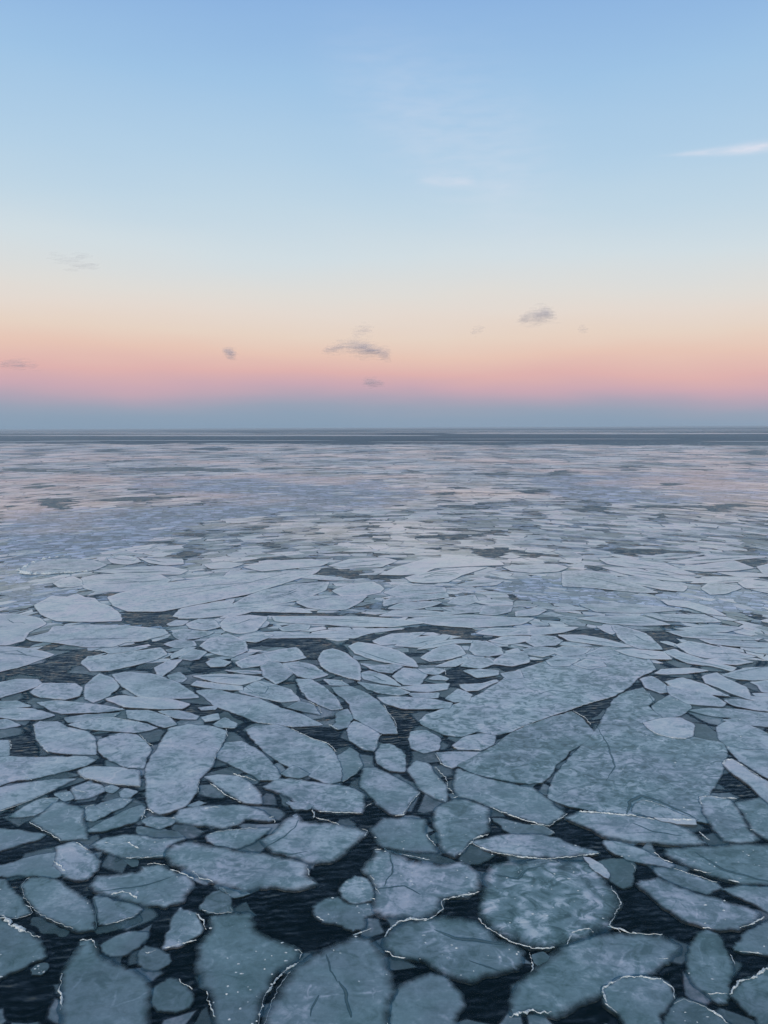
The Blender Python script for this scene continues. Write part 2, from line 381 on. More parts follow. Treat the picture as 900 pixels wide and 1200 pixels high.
# each line: tile, tone, mottle, clear, layer | outline | rims  (w:points; ...) | what sets it apart | short name as a landmark
FLOES = '''
D1 .42 .2 .1 1 |-60,90 10,106 60,140 120,175 180,205 205,260 215,290 150,320 100,345 40,370 0,400 -60,430|.16:-30,96 10,108 60,138 120,178 185,200|blunt dark floe with thick white ridge along its top, at the lower left edge|
D1 .44 .15 0 1 |375,215 430,212 450,265 520,300 600,345 680,390 695,420 695,500 705,640 720,760 285,760 285,560 290,480 290,400 305,320 350,280|.06:292,370 284,430 290,480 286,540;.04:375,215 430,212 450,250|large bottle-shaped floe cut by the bottom edge, its narrow neck pointing away|bottle-shaped floe
D1 .40 .2 .05 0 |735,430 790,390 830,395 880,430 905,470 890,530 820,555 740,545 715,500 715,450|.05:835,398 870,420 900,445|
D1 .45 .1 .12 0 |490,230 560,190 640,170 690,175 690,200 650,245 570,285 520,285 485,265||
D1 .46 .2 .2 0 |655,265 680,240 740,245 795,280 800,310 740,355 690,350 655,320|.09:680,265 700,270 730,262|small clear floe with a bright frost patch, beside the arrowhead floe|
A .46 .1 0 1 |635,315 680,340 715,390 705,410 640,440 580,455 600,400 610,350|.05:580,457 640,440 690,428;.06:690,335 712,360 728,392|arrowhead floe with white frost along two sides|arrowhead floe
D1 .4 .1 .4 0 |150,350 170,330 215,325 225,350 190,375 155,370||
A .47 .2 0 1 |75,240 100,212 150,208 210,225 260,262 310,300 335,330 335,380 330,395 290,398 230,380 160,350 110,310 85,280||large rounded floe joined to a smaller lobe on its right|lobed floe
A .47 .2 0 0 |335,280 380,280 440,300 495,322 470,345 410,365 345,378 338,330||
A .3 .1 .5 -1 |330,385 410,362 480,340 490,358 430,382 350,398||
A .32 .1 .5 -1 |120,350 160,355 240,395 230,410 150,395 120,370||
A .47 .1 .1 0 |-60,215 10,218 30,250 70,285 105,315 110,335 60,355 0,345 -80,330||
A .48 .35 0 1 |320,235 345,205 410,195 480,190 500,170 560,160 600,180 680,215 672,240 640,290 580,310 500,308 440,292 380,270 330,255|.07:518,162 545,158 580,164;.09:392,268 430,260 455,263 480,285;.04:600,180 640,195 680,215|broad dark-centred floe with a curl of white frost on it|curl-marked floe
A .5 .15 0 1 |200,100 260,82 290,95 330,130 350,155 345,180 310,215 270,218 230,205 190,165 200,135|.08:190,150 205,162 230,186;.05:270,85 290,98 310,110|
A .46 .15 0 0 |-60,172 30,160 100,140 200,118 195,150 190,165 225,195 190,208 100,205 0,205 -60,200||
A .49 .1 0 0 |-70,22 0,35 80,42 155,58 110,80 50,100 0,115 -70,130||
C1 .5 .1 0 1 |290,160 390,200 405,280 410,340 340,345 290,345 215,300 135,258 200,215 250,170|.03:135,262 215,302 285,347|flat mauve-grey floe like a fat kite, dark leads on both lower sides|kite floe
C1 .5 .35 0 0 |430,365 500,330 600,315 720,330 860,335 790,370 780,415 640,425 570,425 500,400|.1:495,352 545,366 595,354 625,368 655,378;.04:590,429 680,424 770,412|long floe with a bright wavy frost line across it|frost-lined floe
C1 .42 .1 .35 -1 |575,430 640,430 650,460 620,465||
C2 .48 .4 0 1 |-113,390 -80,365 0,350 80,370 200,390 290,400 390,420 480,435 540,460 545,510 580,550 480,575 380,570 300,575 240,590 160,565 100,540 30,520 -40,480 -90,460 -115,430|.04:0,490 40,522 100,540;.04:540,460 548,510|wide mottled grey-violet floe of ragged outline|ragged mottled floe
C2 .46 .1 .1 0 |140,565 270,592 240,605 180,606||
A .42 .1 .15 0 |700,320 730,275 770,255 800,270 815,330 750,335||
C2 .47 .3 0 0 |70,320 130,300 240,290 370,285 350,310 280,355 210,378 130,365 80,345||
C2 .52 .35 0 1 |-90,240 -60,195 0,185 120,180 220,180 330,205 385,245 360,258 250,245 210,270 150,290 60,275 -60,265|.06:60,196 100,186 130,190;.05:360,240 382,232 385,262|
C1 .46 .1 .05 0 |670,250 700,235 830,240 800,270 750,290 690,270|.05:660,245 672,228 690,235;.05:800,240 840,240|
C1 .4 .1 .3 -1 |650,280 740,290 830,300 860,325 720,320 660,310||
D2 .43 .2 0 1 |85,100 160,88 285,85 305,170 350,195 430,225 500,255 512,280 480,310 420,345 385,390 375,430 340,480 320,560 300,760 120,760 110,600 80,490 50,420 25,360 22,250 50,205 85,170|.05:495,255 515,275 505,300;.08:500,318 440,355 400,395 372,430 340,480 322,540 305,620;.05:65,455 80,500 105,575|hourglass slab sprinkled with white specks, white frost down its right side|hourglass slab
B .43 .3 0 1 |20,790 40,690 80,600 120,540 200,480 290,440 350,415 410,425 440,470 470,520 485,570 490,620 465,650 460,700 465,790||very large domed floe at the bottom edge with two dark clefts|domed floe
B .43 .1 0 0 |472,665 500,600 560,565 610,550 660,560 720,620 725,660 705,710 690,790 475,790 468,700||plain rounded floe at the bottom edge, tucked against the domed floe|
B .54 .15 0 2 |290,260 310,225 350,208 390,215 415,250 405,290 350,300 310,285|.05:400,205 415,215;.05:402,285 418,288|small bright round floe riding on top of a darker one|
B .44 .3 .1 0 |200,310 240,280 290,275 330,300 400,300 420,335 390,350 385,385 340,400 300,375 240,360 215,340|.05:213,343 240,362;.09:340,410 375,403 402,386|
B .49 .4 0 1 |370,180 395,150 420,112 470,118 560,150 640,162 730,158 780,190 785,245 740,275 655,285 650,320 600,355 510,352 440,345 415,320 420,250 400,205|.07:495,362 540,355 605,355 640,338 655,318 652,290 700,278 785,260;.07:412,205 418,235 435,270;.05:418,112 440,110|big pale floe with frost round its lower edge and an upright white scratch|frost-edged pale floe
D3 .4 .45 0 1 |5,215 50,160 110,130 230,108 330,112 430,130 490,170 540,215 610,240 650,270 655,310 620,355 540,370 460,390 410,405 330,385 250,355 180,305 100,295 40,290 10,250|.06:5,200 30,160 70,126 130,116 200,118;.05:10,262 45,290 100,296|long lozenge floe in two shades of grey, dotted with white crumbs|two-toned lozenge floe
C3 .44 .25 0 0 |-60,290 0,240 80,235 190,245 200,300 240,370 250,400 140,400 0,375 -40,340|.05:205,315 240,370|
C3 .3 .1 .45 -1 |0,385 240,405 340,445 410,455 300,450 200,435 60,405|.04:0,380 60,402 140,415 215,432|
C3 .48 .15 0 2 |235,230 250,190 330,150 380,150 450,175 495,195 495,250 490,300 440,330 400,360 370,400 330,425 290,410 255,360 245,300|.06:495,240 498,262;.09:490,318 445,330 410,352 390,375 352,415;.05:325,148 345,140|shield-shaped floe with a thick white lower right edge|shield-shaped floe
C3 .33 .1 .4 0 |350,430 400,365 470,400 525,412 430,455 370,450||
C3 .55 .15 0 2 |415,355 480,335 560,320 640,320 740,320 830,345 900,370 1010,405 900,418 780,428 680,425 560,408 480,390|.07:415,362 480,392 560,412 680,428 780,432 900,420 1005,407|spearhead floe, pale, with a bright white underside edge|spearhead floe
C3 .42 .15 .12 1 |505,240 560,245 660,270 740,275 800,310 720,330 620,330 560,280||
C3 .51 .2 0 2 |325,120 330,30 350,10 440,40 560,70 640,90 700,95 760,140 800,180 850,220 810,250 770,275 700,262 620,235 520,195 420,160 350,140|.06:500,188 560,215 640,245 720,268 775,277 815,250 862,220;.05:300,100 330,128|long pale blue floe sweeping down to the right, white lower edge|sweeping pale floe
C3 .5 .15 0 1 |110,15 150,-30 200,-20 250,40 290,80 295,110 290,165 240,145 170,105 140,60|.04:240,0 290,50 300,100|
E .5 .15 0 1 |370,330 380,305 420,302 470,325 530,360 575,390 540,430 515,470 480,465 430,435 400,400 365,370|.06:578,388 545,425 517,468 490,472|
C3 .42 .2 .2 1 |660,445 700,435 740,430 790,440 830,460 790,480 700,475||
K .42 .15 0 0 |-15,640 5,600 60,545 120,490 200,440 300,410 420,405 520,410 600,450 590,475 540,500 470,560 340,620 240,660 150,690 60,680 0,690|.15:-10,698 25,688 75,680 140,688;.05:335,378 380,390 420,405 530,410;.09:520,498 548,490|broad smooth slate-coloured floe, pointed at one end, frost on its near rim|smooth slate floe
P .46 1 0 2 |562,1058 563,1075 575,1090 600,1105 620,1113 655,1112 690,1100 712,1088 722,1072 726,1055 715,1040 700,1022 690,1012 640,1008 600,1012 578,1015 568,1030|.06:716,1040 728,1060 722,1070 714,1085 728,1094;.06:560,1078 572,1090 600,1105 622,1113 650,1113;.05:663,1108 672,1095 690,1090 696,1094|round lumpy floe made of many frozen-together cobbles of ice|cobbled round floe
K .62 .05 0 4 |262,145 290,155 335,195 335,213 300,190 275,165||bright white splinter of ice standing on the cobbled round floe edge|
K .38 .15 .15 0 |300,150 420,145 435,170 420,230 390,245 345,225 335,190|.05:425,160 435,185|
K .52 .1 0 2 |325,80 380,85 440,105 510,135 565,165 560,178 490,165 410,148 350,120 330,98|.04:500,122 540,150 565,158|
K .44 .4 0 1 |540,110 620,100 720,95 830,92 1000,95 1000,262 900,235 800,230 720,215 640,180 580,150 545,130|.04:640,180 700,196;.04:760,218 800,226|very wide dark floe running out of the frame, freckled with frost|wide dark floe
K .42 .25 0 0 |500,175 560,175 640,200 720,225 740,245 680,262 600,240 520,205||
K .46 .2 0 2 |435,232 510,210 560,232 640,262 720,280 800,310 870,335 860,365 800,388 690,390 600,360 540,315 480,270|.05:670,388 700,392;.05:800,390 850,370 885,350|smooth tongue-shaped floe slanting down to the right|tongue floe
K .45 .3 0 0 |740,250 830,240 980,250 990,350 900,330 840,300||
K .41 .1 0 1 |640,430 665,402 690,395 730,420 765,490 775,540 760,590 755,650 725,655 700,640 650,590 615,545 618,480|.05:690,620 720,622 755,618;.04:770,480 785,515|upright leaf-shaped floe with a thin white crack near its base|leaf floe
K .4 .15 0 0 |775,455 830,405 900,362 990,330 990,480 900,482 830,475 780,465|.04:800,468 880,480|
K .42 .15 0 1 |765,625 800,580 850,560 900,525 990,470 990,760 900,760 840,690|.09:765,622 800,580 850,560 900,528 960,485|
K .43 .4 0 3 |325,600 370,570 430,562 500,570 545,585 570,625 560,660 520,700 510,770 430,770 370,690 330,655|.09:330,655 322,605 368,575 405,562 460,562 525,574;.05:525,574 560,600 572,640;.05:330,655 370,690|glassy floe ringed all round by a white rim, at the bottom edge|white-ringed floe
K .37 .15 .1 1 |560,660 600,635 640,650 700,680 760,730 770,780 520,780 540,700|.06:570,655 600,638 650,655 710,685 760,725|
D3 .4 .1 .25 0 |700,280 740,265 780,290 720,330|.06:680,270 700,320 688,362|
F .485 .85 0 1 |135,410 130,380 165,310 220,250 270,200 300,160 330,110 360,60 400,35 460,20 500,60 480,85 540,130 620,170 640,195 740,215 755,260 745,300 715,360 690,400 665,420 665,460 690,495 640,490 500,480 400,465 300,455 200,440||huge dark mottled sheet, the largest one, scarred by a looping crack|huge mottled sheet
P .465 .85 0 1 |537,898 560,885 580,875 600,860 620,850 650,840 670,835 683,842 690,852 697,860 687,870 667,882 653,897 643,913 635,918 620,920 600,917 577,913 553,907|.04:672,834 686,842 692,850|dark mottled slab beyond a narrow crack from the huge mottled sheet|dark mottled slab
P .53 .8 0 1 |492,845 500,838 530,828 560,815 585,800 600,788 640,775 667,762 720,758 760,772 768,785 747,795 738,805 720,816 690,825 665,833 650,838 610,852 600,858 580,862 560,858 540,864 520,862 505,855 495,850|.03:600,857 650,838 690,825 718,817|long mottled sheet like a whale's back, its near edge a fine white line|whale-backed sheet
F .64 .1 0 3 |465,145 520,130 590,128 640,150 635,190 600,200 540,195 490,175|.07:463,142 475,165 510,185 560,198 605,202 635,188|small bright oval floe lying on the huge mottled sheet|bright oval floe
F .5 .2 0 2 |490,85 560,45 600,50 630,90 600,115 540,130 510,110||
F .3 .1 .3 0 |630,145 680,150 740,195 740,218 640,195||
F .5 .3 0 1 |720,160 760,135 830,150 900,180 960,230 900,240 800,235 755,225 730,200||
F .58 .2 0 3 |742,290 745,275 775,272 830,310 890,350 960,390 990,470 900,430 840,370 770,320|.12:742,292 748,276 772,274;.06:770,272 830,308 890,350 900,380|
F .5 .2 0 2 |755,228 830,242 900,240 990,300 990,372 890,335 800,280|.06:755,228 775,245|
F .46 .35 0 2 |660,405 700,402 770,415 800,460 830,520 870,555 800,570 740,560 700,510 670,460|.07:668,440 660,406 700,404 740,410 790,412|
F .44 .35 0 1 |780,425 850,410 990,400 990,562 900,560 850,525 820,480|.05:835,520 855,520|
F .45 .35 0 3 |185,480 240,460 320,462 430,472 490,480 560,500 620,520 680,570 600,578 500,572 400,562 320,545 280,520 230,500|.1:235,458 320,464 430,474 500,488;.05:660,530 690,560|long bar-shaped floe topped by a ragged white ridge|ridge-topped bar floe
F .68 .05 0 5 |500,482 560,485 640,487 645,505 580,503 530,492|.1:500,484 560,489 640,490|
F .53 .1 0 2 |420,460 430,430 460,418 500,425 580,465 650,487 500,478||
E .51 .2 0 1 |0,155 70,150 120,165 180,195 240,215 275,245 290,280 300,310 295,350 260,360 200,340 140,310 80,280 30,245 0,215 -35,170|.04:125,165 200,200 250,215 285,245|large oval floe lying aslant, smooth and blue-grey|slanting oval floe
E .46 .15 .05 0 |285,260 330,230 360,250 375,290 350,320 305,350 300,310||
E .51 .2 0 1 |320,170 345,138 390,155 435,185 415,245 370,235 330,205|.05:415,245 425,200 440,185|
E .51 .15 0 1 |420,250 440,220 470,218 510,240 525,270 522,315 470,312 425,285||
E .53 .2 0 2 |265,20 330,15 380,35 420,60 450,90 470,120 490,150 495,182 450,183 400,160 345,130 330,80 290,45|.05:448,80 465,110 490,140 496,182|long boat-shaped floe with a blunt frosted near end|boat-shaped floe
E .54 .2 0 1 |140,-10 190,-10 240,15 280,55 305,95 270,98 220,80 180,55||
E .52 .15 0 1 |280,110 320,95 340,125 320,160 290,168 260,155 280,145|.06:258,150 288,168|
E .48 .1 0 1 |110,90 150,68 200,80 225,115 170,105|.03:185,68 225,90 232,118|
E .51 .25 0 0 |-210,30 -140,25 -50,45 0,55 100,95 170,115 235,150 130,158 50,145 0,140 -60,115 -130,90 -190,50|.03:0,142 60,148 130,158|
E .55 .1 0 1 |540,200 545,175 600,170 645,200 640,240 590,250 550,235||
E .57 .1 0 1 |690,225 740,190 800,182 838,190 835,220 790,240 710,238|.04:695,232 790,242|
E .54 .1 0 1 |635,250 700,245 795,248 750,275 690,302 660,295|.04:630,252 655,290 690,303|
E .56 .1 0 1 |425,55 500,52 600,58 690,75 680,92 600,97 510,93 450,75||
E .56 .15 0 1 |665,60 710,25 760,45 750,65 700,72||
E .57 .1 0 0 |540,40 640,38 640,55 560,55||
E .5 .1 0 2 |90,325 130,298 185,325 150,340||
E .49 .35 0 1 |25,370 80,340 160,345 260,360 330,370 375,395 380,440 370,460 250,455 160,440 110,405|.04:220,455 300,460 370,462;.05:385,440 405,430|
E .5 .15 0 2 |110,420 200,435 180,450 130,440|.06:200,450 208,478|
Q .5 .15 0 1 |760,260 790,215 850,208 910,240 960,290 985,330 975,345 910,345 850,310 800,285|.04:820,322 860,335 900,348|
C2 .51 .35 0 2 |320,345 380,310 430,250 490,220 520,255 590,265 680,270 790,290 815,310 770,360 710,410 660,445 560,455 510,440 430,410 370,400|.06:575,210 570,240;.05:580,240 640,255 690,272;.08:800,290 825,300 812,325|pale swirled floe with a raised whitish hump|swirled floe
C2 .5 .15 0 1 |440,165 500,165 570,185 540,200 480,195||
C2 .49 .15 0 1 |60,45 120,35 220,42 290,85 320,130 325,172 240,168 170,130 110,85|.05:90,75 150,125 230,165|
Q .53 .35 0 3 |515,300 560,225 595,165 660,150 760,160 795,175 780,220 755,265 740,300 700,345 690,390 650,440 600,460 560,468 520,450 515,400|.04:795,165 798,190 770,240 745,290;.04:700,345 695,390;.06:495,485 515,450 540,462|big thick paving-slab floe with fine ripples, standing tallest of all|tall paving-slab floe
Q .52 .15 0 1 |345,205 420,182 480,185 520,220 535,240 515,270 505,305 440,300 380,270 350,240|.04:490,185 520,215 540,225|
Q .54 .2 0 1 |120,150 140,138 200,140 240,160 310,175 330,195 335,255 260,255 170,245 130,200|.05:120,150 130,200 170,248|
Q .53 .15 0 1 |270,315 310,298 400,300 490,312 492,368 400,360 300,340||
Q .53 .1 0 0 |-60,262 100,264 300,262 335,275 300,295 200,320 100,345 60,345 0,365 -60,372|.05:60,345 90,335 110,345|
Q .54 .1 0 1 |-60,382 0,370 120,350 200,340 262,342 200,375 100,420 0,455 -60,468||long pale blade of ice reaching in from the left edge, above the kite floe|left-hand blade floe
Q .5 .1 0 0 |30,475 90,435 150,410 205,410 180,440 120,470 60,480||
Q .48 .1 0 0 |195,395 240,388 255,410 230,418||
Q .52 .5 0 1 |250,375 310,352 360,365 365,385 310,410 265,415|.04:255,375 300,390|
Q .49 .1 0 0 |365,375 390,362 410,375 395,390||
Q .5 .1 0 0 |415,390 440,375 485,385 460,405 430,410||
Q .49 .1 0 0 |340,435 420,408 460,415 430,440 390,458 360,450||
Q .49 .1 0 0 |300,440 330,432 385,460 330,490 305,485||
Q .49 .15 0 1 |310,525 380,480 440,450 500,432 512,460 480,490 400,515 350,528||
Q .5 .1 .1 0 |655,435 700,418 730,425 690,440||
Q .53 .1 0 1 |-60,205 30,205 35,230 30,260 -60,262|.06:35,205 38,235|
Q .53 .15 0 1 |-60,102 60,92 120,95 190,118 150,132 60,135 0,125 -60,120||
Q .52 .15 0 0 |-60,70 60,65 105,85 40,92 -60,95||
Q .55 .1 0 0 |-60,135 20,130 70,152 20,162 -60,165||
Q .58 .1 0 1 |130,72 200,65 300,75 400,88 438,97 340,108 220,112 170,95||
Q .6 .1 0 2 |370,60 420,48 520,55 600,62 665,78 640,95 540,95 440,88|.04:640,95 665,80|
Q .52 .1 0 0 |225,125 300,115 420,108 400,122 300,138 240,143||
Q .56 .1 0 1 |245,150 330,130 400,125 480,140 555,162 480,178 380,172 290,165||
Q .54 .15 0 1 |445,100 520,100 590,120 620,150 580,160 520,140 450,128||
Q .6 .1 0 1 |555,103 630,100 700,120 690,132 620,130||
Q .56 .2 0 0 |700,90 760,85 755,97 710,98||
Q .54 .3 0 0 |710,125 765,110 770,130 720,140||
Q .54 .2 0 0 |750,150 790,125 835,145 825,162 770,158||
G .56 .1 0 1 |300,370 350,330 395,345 420,378 380,410 330,432 300,420||
G .6 .15 0 2 |395,335 440,325 540,332 620,360 700,415 600,420 490,412 430,375||broad almond-shaped floe, pale, tapering to a point on the right|almond floe
G .6 .1 0 1 |675,370 690,355 760,365 850,375 855,390 760,385||
G .57 .1 0 1 |865,375 900,358 940,375 930,400 895,395||
G .6 .15 0 0 |-60,120 60,120 140,135 160,155 100,185 80,215 20,230 -60,225||beige-grey floe at the left edge, edges sunken|
G .65 .45 0 2 |120,90 150,75 180,58 235,60 270,50 300,62 330,65 350,82 380,90 420,120 425,145 320,148 200,145 150,125||broad whitish floe with a faint arching ridge|broad whitish floe
G .58 .15 0 0 |-60,235 60,235 150,250 190,262 150,280 60,310 0,322 -60,330||
G .62 .15 0 1 |90,205 170,185 190,165 300,158 450,162 580,175 590,190 500,215 440,220 400,235 310,238 220,225 120,215||
G .62 .15 0 2 |285,295 310,270 380,265 480,250 560,240 590,262 540,285 460,305 390,320 320,322||
G .58 .1 0 1 |355,250 420,238 520,238 470,250 390,260||
G .56 .15 0 1 |545,310 590,285 640,280 600,320 560,345||
G .54 .2 0 0 |590,335 630,325 655,345 640,360 600,355||
G .57 .1 0 1 |-60,375 60,350 130,350 150,370 90,390 0,415 -60,420||
G .58 .15 0 2 |105,395 150,365 260,365 290,385 280,410 230,422 140,415||
P .68 .1 0 2 |127,700 160,690 200,683 250,677 300,672 337,671 375,667 370,672 330,685 290,697 260,703 225,710 190,717 150,717 133,710||very long pale ribbon floe with faint stripes along it|striped ribbon floe
G .64 .1 0 1 |610,130 640,100 720,85 800,75 820,88 900,85 960,92 900,110 800,125 700,135||
G .63 .1 0 1 |590,155 620,142 660,145 640,160 600,162||
G .6 .1 0 1 |655,155 700,138 750,140 775,165 720,178 670,170||
G .62 .1 0 1 |775,155 800,130 880,125 940,130 900,180 840,190 790,180||
G .57 .1 0 1 |610,187 650,175 750,185 700,205 640,212 615,200||
G .56 .1 0 0 |580,225 620,212 680,215 690,232 620,240||
G .6 .1 0 1 |600,265 660,235 690,238 640,265 600,280||
G .56 .1 0 1 |630,275 680,245 725,255 700,280 670,285||
G .59 .2 0 1 |705,235 740,205 800,190 860,215 868,250 820,270 760,262||
G .6 .1 0 1 |840,205 900,185 960,195 900,220 860,215||
G .6 .1 0 1 |725,290 760,275 810,290 790,305 740,308||
G .57 .1 0 1 |830,290 880,268 930,262 960,290 900,305 850,312||
G .56 .1 0 1 |790,318 900,320 960,330 860,330||
G .61 .1 0 2 |680,340 760,332 850,335 930,345 850,372 760,362||
H .58 .1 0 1 |-20,290 0,265 80,245 140,238 175,275 100,290 30,285||
H .56 .1 0 1 |15,305 40,290 80,290 130,330 100,355 70,368 30,340||
H .57 .1 0 1 |95,295 150,288 200,300 250,335 200,350 150,340 120,320||
H .59 .15 0 2 |220,280 235,250 270,242 320,260 365,300 365,355 320,345 260,325 230,305||chunky rounded floe with a dark lead curving round its far side|
H .6 .1 0 2 |325,235 360,220 430,230 500,250 550,280 570,308 500,300 420,285 350,260||long smooth floe tapering right, just under the wide dark lead|
H .62 .1 0 1 |410,215 480,190 590,185 560,205 500,225 440,230||
H .62 .1 0 1 |490,232 540,205 620,195 680,200 640,225 570,238||
H .63 .1 0 2 |570,245 620,225 700,210 760,215 755,222 690,225 620,240||
H .59 .15 0 1 |580,275 620,245 690,222 720,235 735,262 680,280 610,288||
H .57 .1 0 1 |370,295 420,300 498,298 510,305 480,330 430,325||
H .57 .1 0 1 |365,330 400,320 450,335 490,355 510,375 440,365 380,350||
H .57 .1 0 1 |480,340 520,310 570,315 600,335 570,370 520,370||
H .56 .1 0 1 |360,360 420,368 500,380 540,398 500,408 440,400 390,385||
H .6 .1 0 1 |500,378 580,370 680,365 670,385 600,395 540,390||
H .6 .1 0 2 |570,315 640,312 665,320 640,335 600,332|.05:600,330 620,318;.06:664,312 668,335|
H .6 .1 0 1 |605,350 640,335 680,348 670,355||
H .58 .1 0 1 |630,305 680,285 740,270 745,285 700,305||
H .59 .1 0 1 |750,250 760,220 810,215 860,240 870,262 820,270 770,265||
H .58 .1 0 1 |720,305 750,275 820,275 840,295 790,312||
H .59 .1 0 1 |730,320 790,315 850,320 850,335 780,345|.05:795,325 802,340|
H .61 .1 0 1 |715,370 790,365 845,352 850,358 780,390 740,392||
H .57 .15 0 1 |830,295 870,260 950,250 960,290 900,305||
H .58 .1 0 1 |860,330 930,320 940,345 880,350||
H .63 .1 0 1 |775,190 820,170 900,170 960,172 960,190 860,198||
H .6 .1 0 1 |820,215 870,200 960,198 960,215 880,228||
H .62 .1 0 1 |70,145 60,130 200,128 380,130 500,138 590,152 480,165 340,165 260,158 120,152||
H .61 .1 0 0 |-60,200 0,185 90,183 180,190 260,182 340,175 450,170 520,172 400,188 345,205 200,203 60,205||
H .6 .1 0 1 |80,170 140,155 190,160 180,175 100,180||
H .62 .1 0 0 |-90,145 0,130 45,150 30,165 -40,180||
H .52 .1 0 0 |240,350 300,355 330,372 260,370||
H .55 .2 0 0 |0,355 70,370 120,385 155,425 90,430 20,415 -60,395||
I .6 .1 0 1 |-20,190 60,170 150,165 230,168 180,185 80,195||
I .58 .1 0 1 |40,210 80,195 150,200 175,215 150,230 80,235||
I .58 .1 0 1 |40,245 90,235 155,240 160,255 110,272 60,265||
I .57 .1 0 0 |-20,250 20,240 45,270 30,290 -20,300||
I .6 .1 0 2 |165,195 250,195 330,210 420,235 380,238 270,225 200,215||
I .6 .1 0 1 |300,165 340,160 365,185 350,192||
I .6 .1 0 2 |355,165 400,168 470,190 500,215 525,245 450,243 400,225 375,200||fin-shaped greenish floe between two dark pools|fin-shaped floe
I .7 .1 0 3 |360,250 430,245 530,255 560,280 470,280 410,268||pale turquoise slip of ice at the foot of the fin-shaped floe|
I .66 .1 0 2 |530,255 570,245 640,270 700,290 790,310 770,322 700,305 620,295||
I .58 .1 0 1 |575,230 620,215 680,225 760,245 860,270 800,278 680,275 620,260||
I .64 .1 0 2 |665,285 720,275 800,280 850,290 790,300 700,295||
I .6 .1 0 1 |540,180 640,180 760,190 880,205 860,212 700,208 600,200||
I .58 .1 0 1 |660,210 760,215 940,225 940,240 800,235 700,225||
I .6 .1 0 1 |820,245 940,240 940,262 860,258||
I .56 .1 0 1 |740,335 820,310 940,305 940,345 860,355 790,350||
I .63 .1 0 2 |670,340 720,328 760,350 820,380 840,415 780,405 720,380 680,365||
I .6 .1 0 1 |500,330 530,315 640,310 690,320 620,330 550,333||
I .52 .2 0 1 |450,350 490,340 540,370 560,395 520,400 470,380||
I .6 .1 0 2 |540,360 600,345 680,370 740,400 770,412 700,405 620,390 560,375|.05:540,362 560,374|
I .57 .1 0 1 |840,360 940,350 940,400 880,395 860,372||
I .56 .1 0 2 |120,285 180,270 240,280 200,305 140,305||
I .57 .1 0 2 |215,300 260,280 320,290 330,305 270,315||
I .56 .1 0 2 |260,262 310,240 360,245 380,262 320,272||
I .55 .1 0 1 |130,250 180,235 280,240 250,262 180,270||
I .58 .1 0 1 |845,400 940,400 940,420 870,418||
F .53 .2 0 2 |545,15 600,25 700,45 755,75 740,88 620,78 560,50|.05:545,10 560,20|
F .56 .1 0 2 |745,65 800,60 940,85 940,110 860,100 780,85||
F .52 .1 0 1 |620,100 700,92 780,95 940,115 940,130 800,128 700,120||
F .52 .1 0 1 |740,135 800,125 940,132 940,160 860,155 800,148||
F .58 .1 0 2 |770,40 840,50 940,60 940,80 860,70||
S .66 .1 0 2 |250,135 290,115 340,105 380,120 385,145 340,155 280,155||small domed pale floe at the margin of the blue crushed ice|small domed floe
S .58 .25 0 2 |90,75 110,60 130,45 200,30 300,20 440,30 500,50 440,75 300,85 150,92|.8:80,72 110,86 150,94 300,87 430,78;.5:120,62 150,40 230,18 320,6|grey oval floe circled by a pale rim, alone in blue crushed ice|pale-rimmed oval floe
S .66 .3 0 1 |500,15 560,5 640,15 660,35 600,48 530,42|.4:490,25 540,10 600,8 640,22|
S .67 .1 0 1 |650,15 720,20 850,22 860,45 780,52 700,40||
S .64 .25 0 0 |385,110 450,95 600,90 750,95 800,120 760,145 650,165 560,175 450,175 400,160 370,135||
S .66 .1 0 1 |440,80 600,60 780,55 880,75 840,95 700,92 560,92||
T .66 .1 0 1 |60,50 150,35 240,45 180,65 90,68||
T .68 .1 0 2 |240,60 400,30 560,22 640,40 600,55 440,70 330,80||
T .62 .1 0 1 |150,105 180,75 240,85 320,97 240,110||
T .67 .1 0 1 |440,95 560,95 700,110 760,122 640,122 500,110 400,110||
T .57 .5 0 0 |250,200 340,165 480,140 640,130 620,170 500,215 360,240 230,240 190,235||
T .6 .4 0 1 |490,225 560,195 680,195 820,195 780,230 720,260 620,262 540,250||
T .62 .2 0 1 |660,170 740,140 850,130 900,160 880,180 800,195 700,195||
T .62 .1 0 1 |-60,260 0,250 100,225 200,210 180,240 120,265 20,300 -60,300||
T .62 .1 0 1 |130,300 200,270 280,245 400,242 520,255 560,275 400,272 280,270 200,290||
T .67 .1 0 1 |640,55 740,22 900,15 960,30 880,60 740,62||
U .68 .1 0 1 |-20,95 60,60 200,20 400,10 540,30 560,50 420,55 240,65 180,90 80,98||
U .67 .2 0 2 |100,110 160,92 260,75 400,60 480,62 360,100 300,130 200,135 130,130||
U .6 .2 0 1 |0,180 80,140 160,150 280,155 290,175 180,185 60,200||
U .6 .1 0 1 |0,215 90,195 290,180 300,200 200,215 80,225 0,245||
U .58 .1 0 1 |20,255 80,228 200,220 270,225 220,245 120,262||
U .6 .1 0 0 |-20,290 40,265 170,262 270,270 400,272 300,285 120,292||
U .61 .1 0 1 |110,305 250,290 420,285 560,295 700,300 640,330 400,345 220,330||
U .6 .2 0 1 |300,230 340,200 420,190 440,220 380,240||
U .58 .1 0 0 |270,250 400,240 470,240 450,270 340,275||
U .64 .1 0 1 |430,225 480,210 600,225 600,240 500,240||
U .56 .1 0 1 |470,241 600,245 590,270 520,285 450,280||
U .66 .1 0 2 |560,60 640,50 800,45 860,62 820,80 700,88 600,78||
U .62 .1 0 1 |340,145 440,120 560,125 520,145 380,152||
U .58 .1 0 1 |620,270 720,250 760,262 720,285 620,292||
U .68 .1 0 1 |540,12 600,0 640,10 600,20||
U .6 .1 0 0 |620,240 760,250 900,245 960,260 840,262||
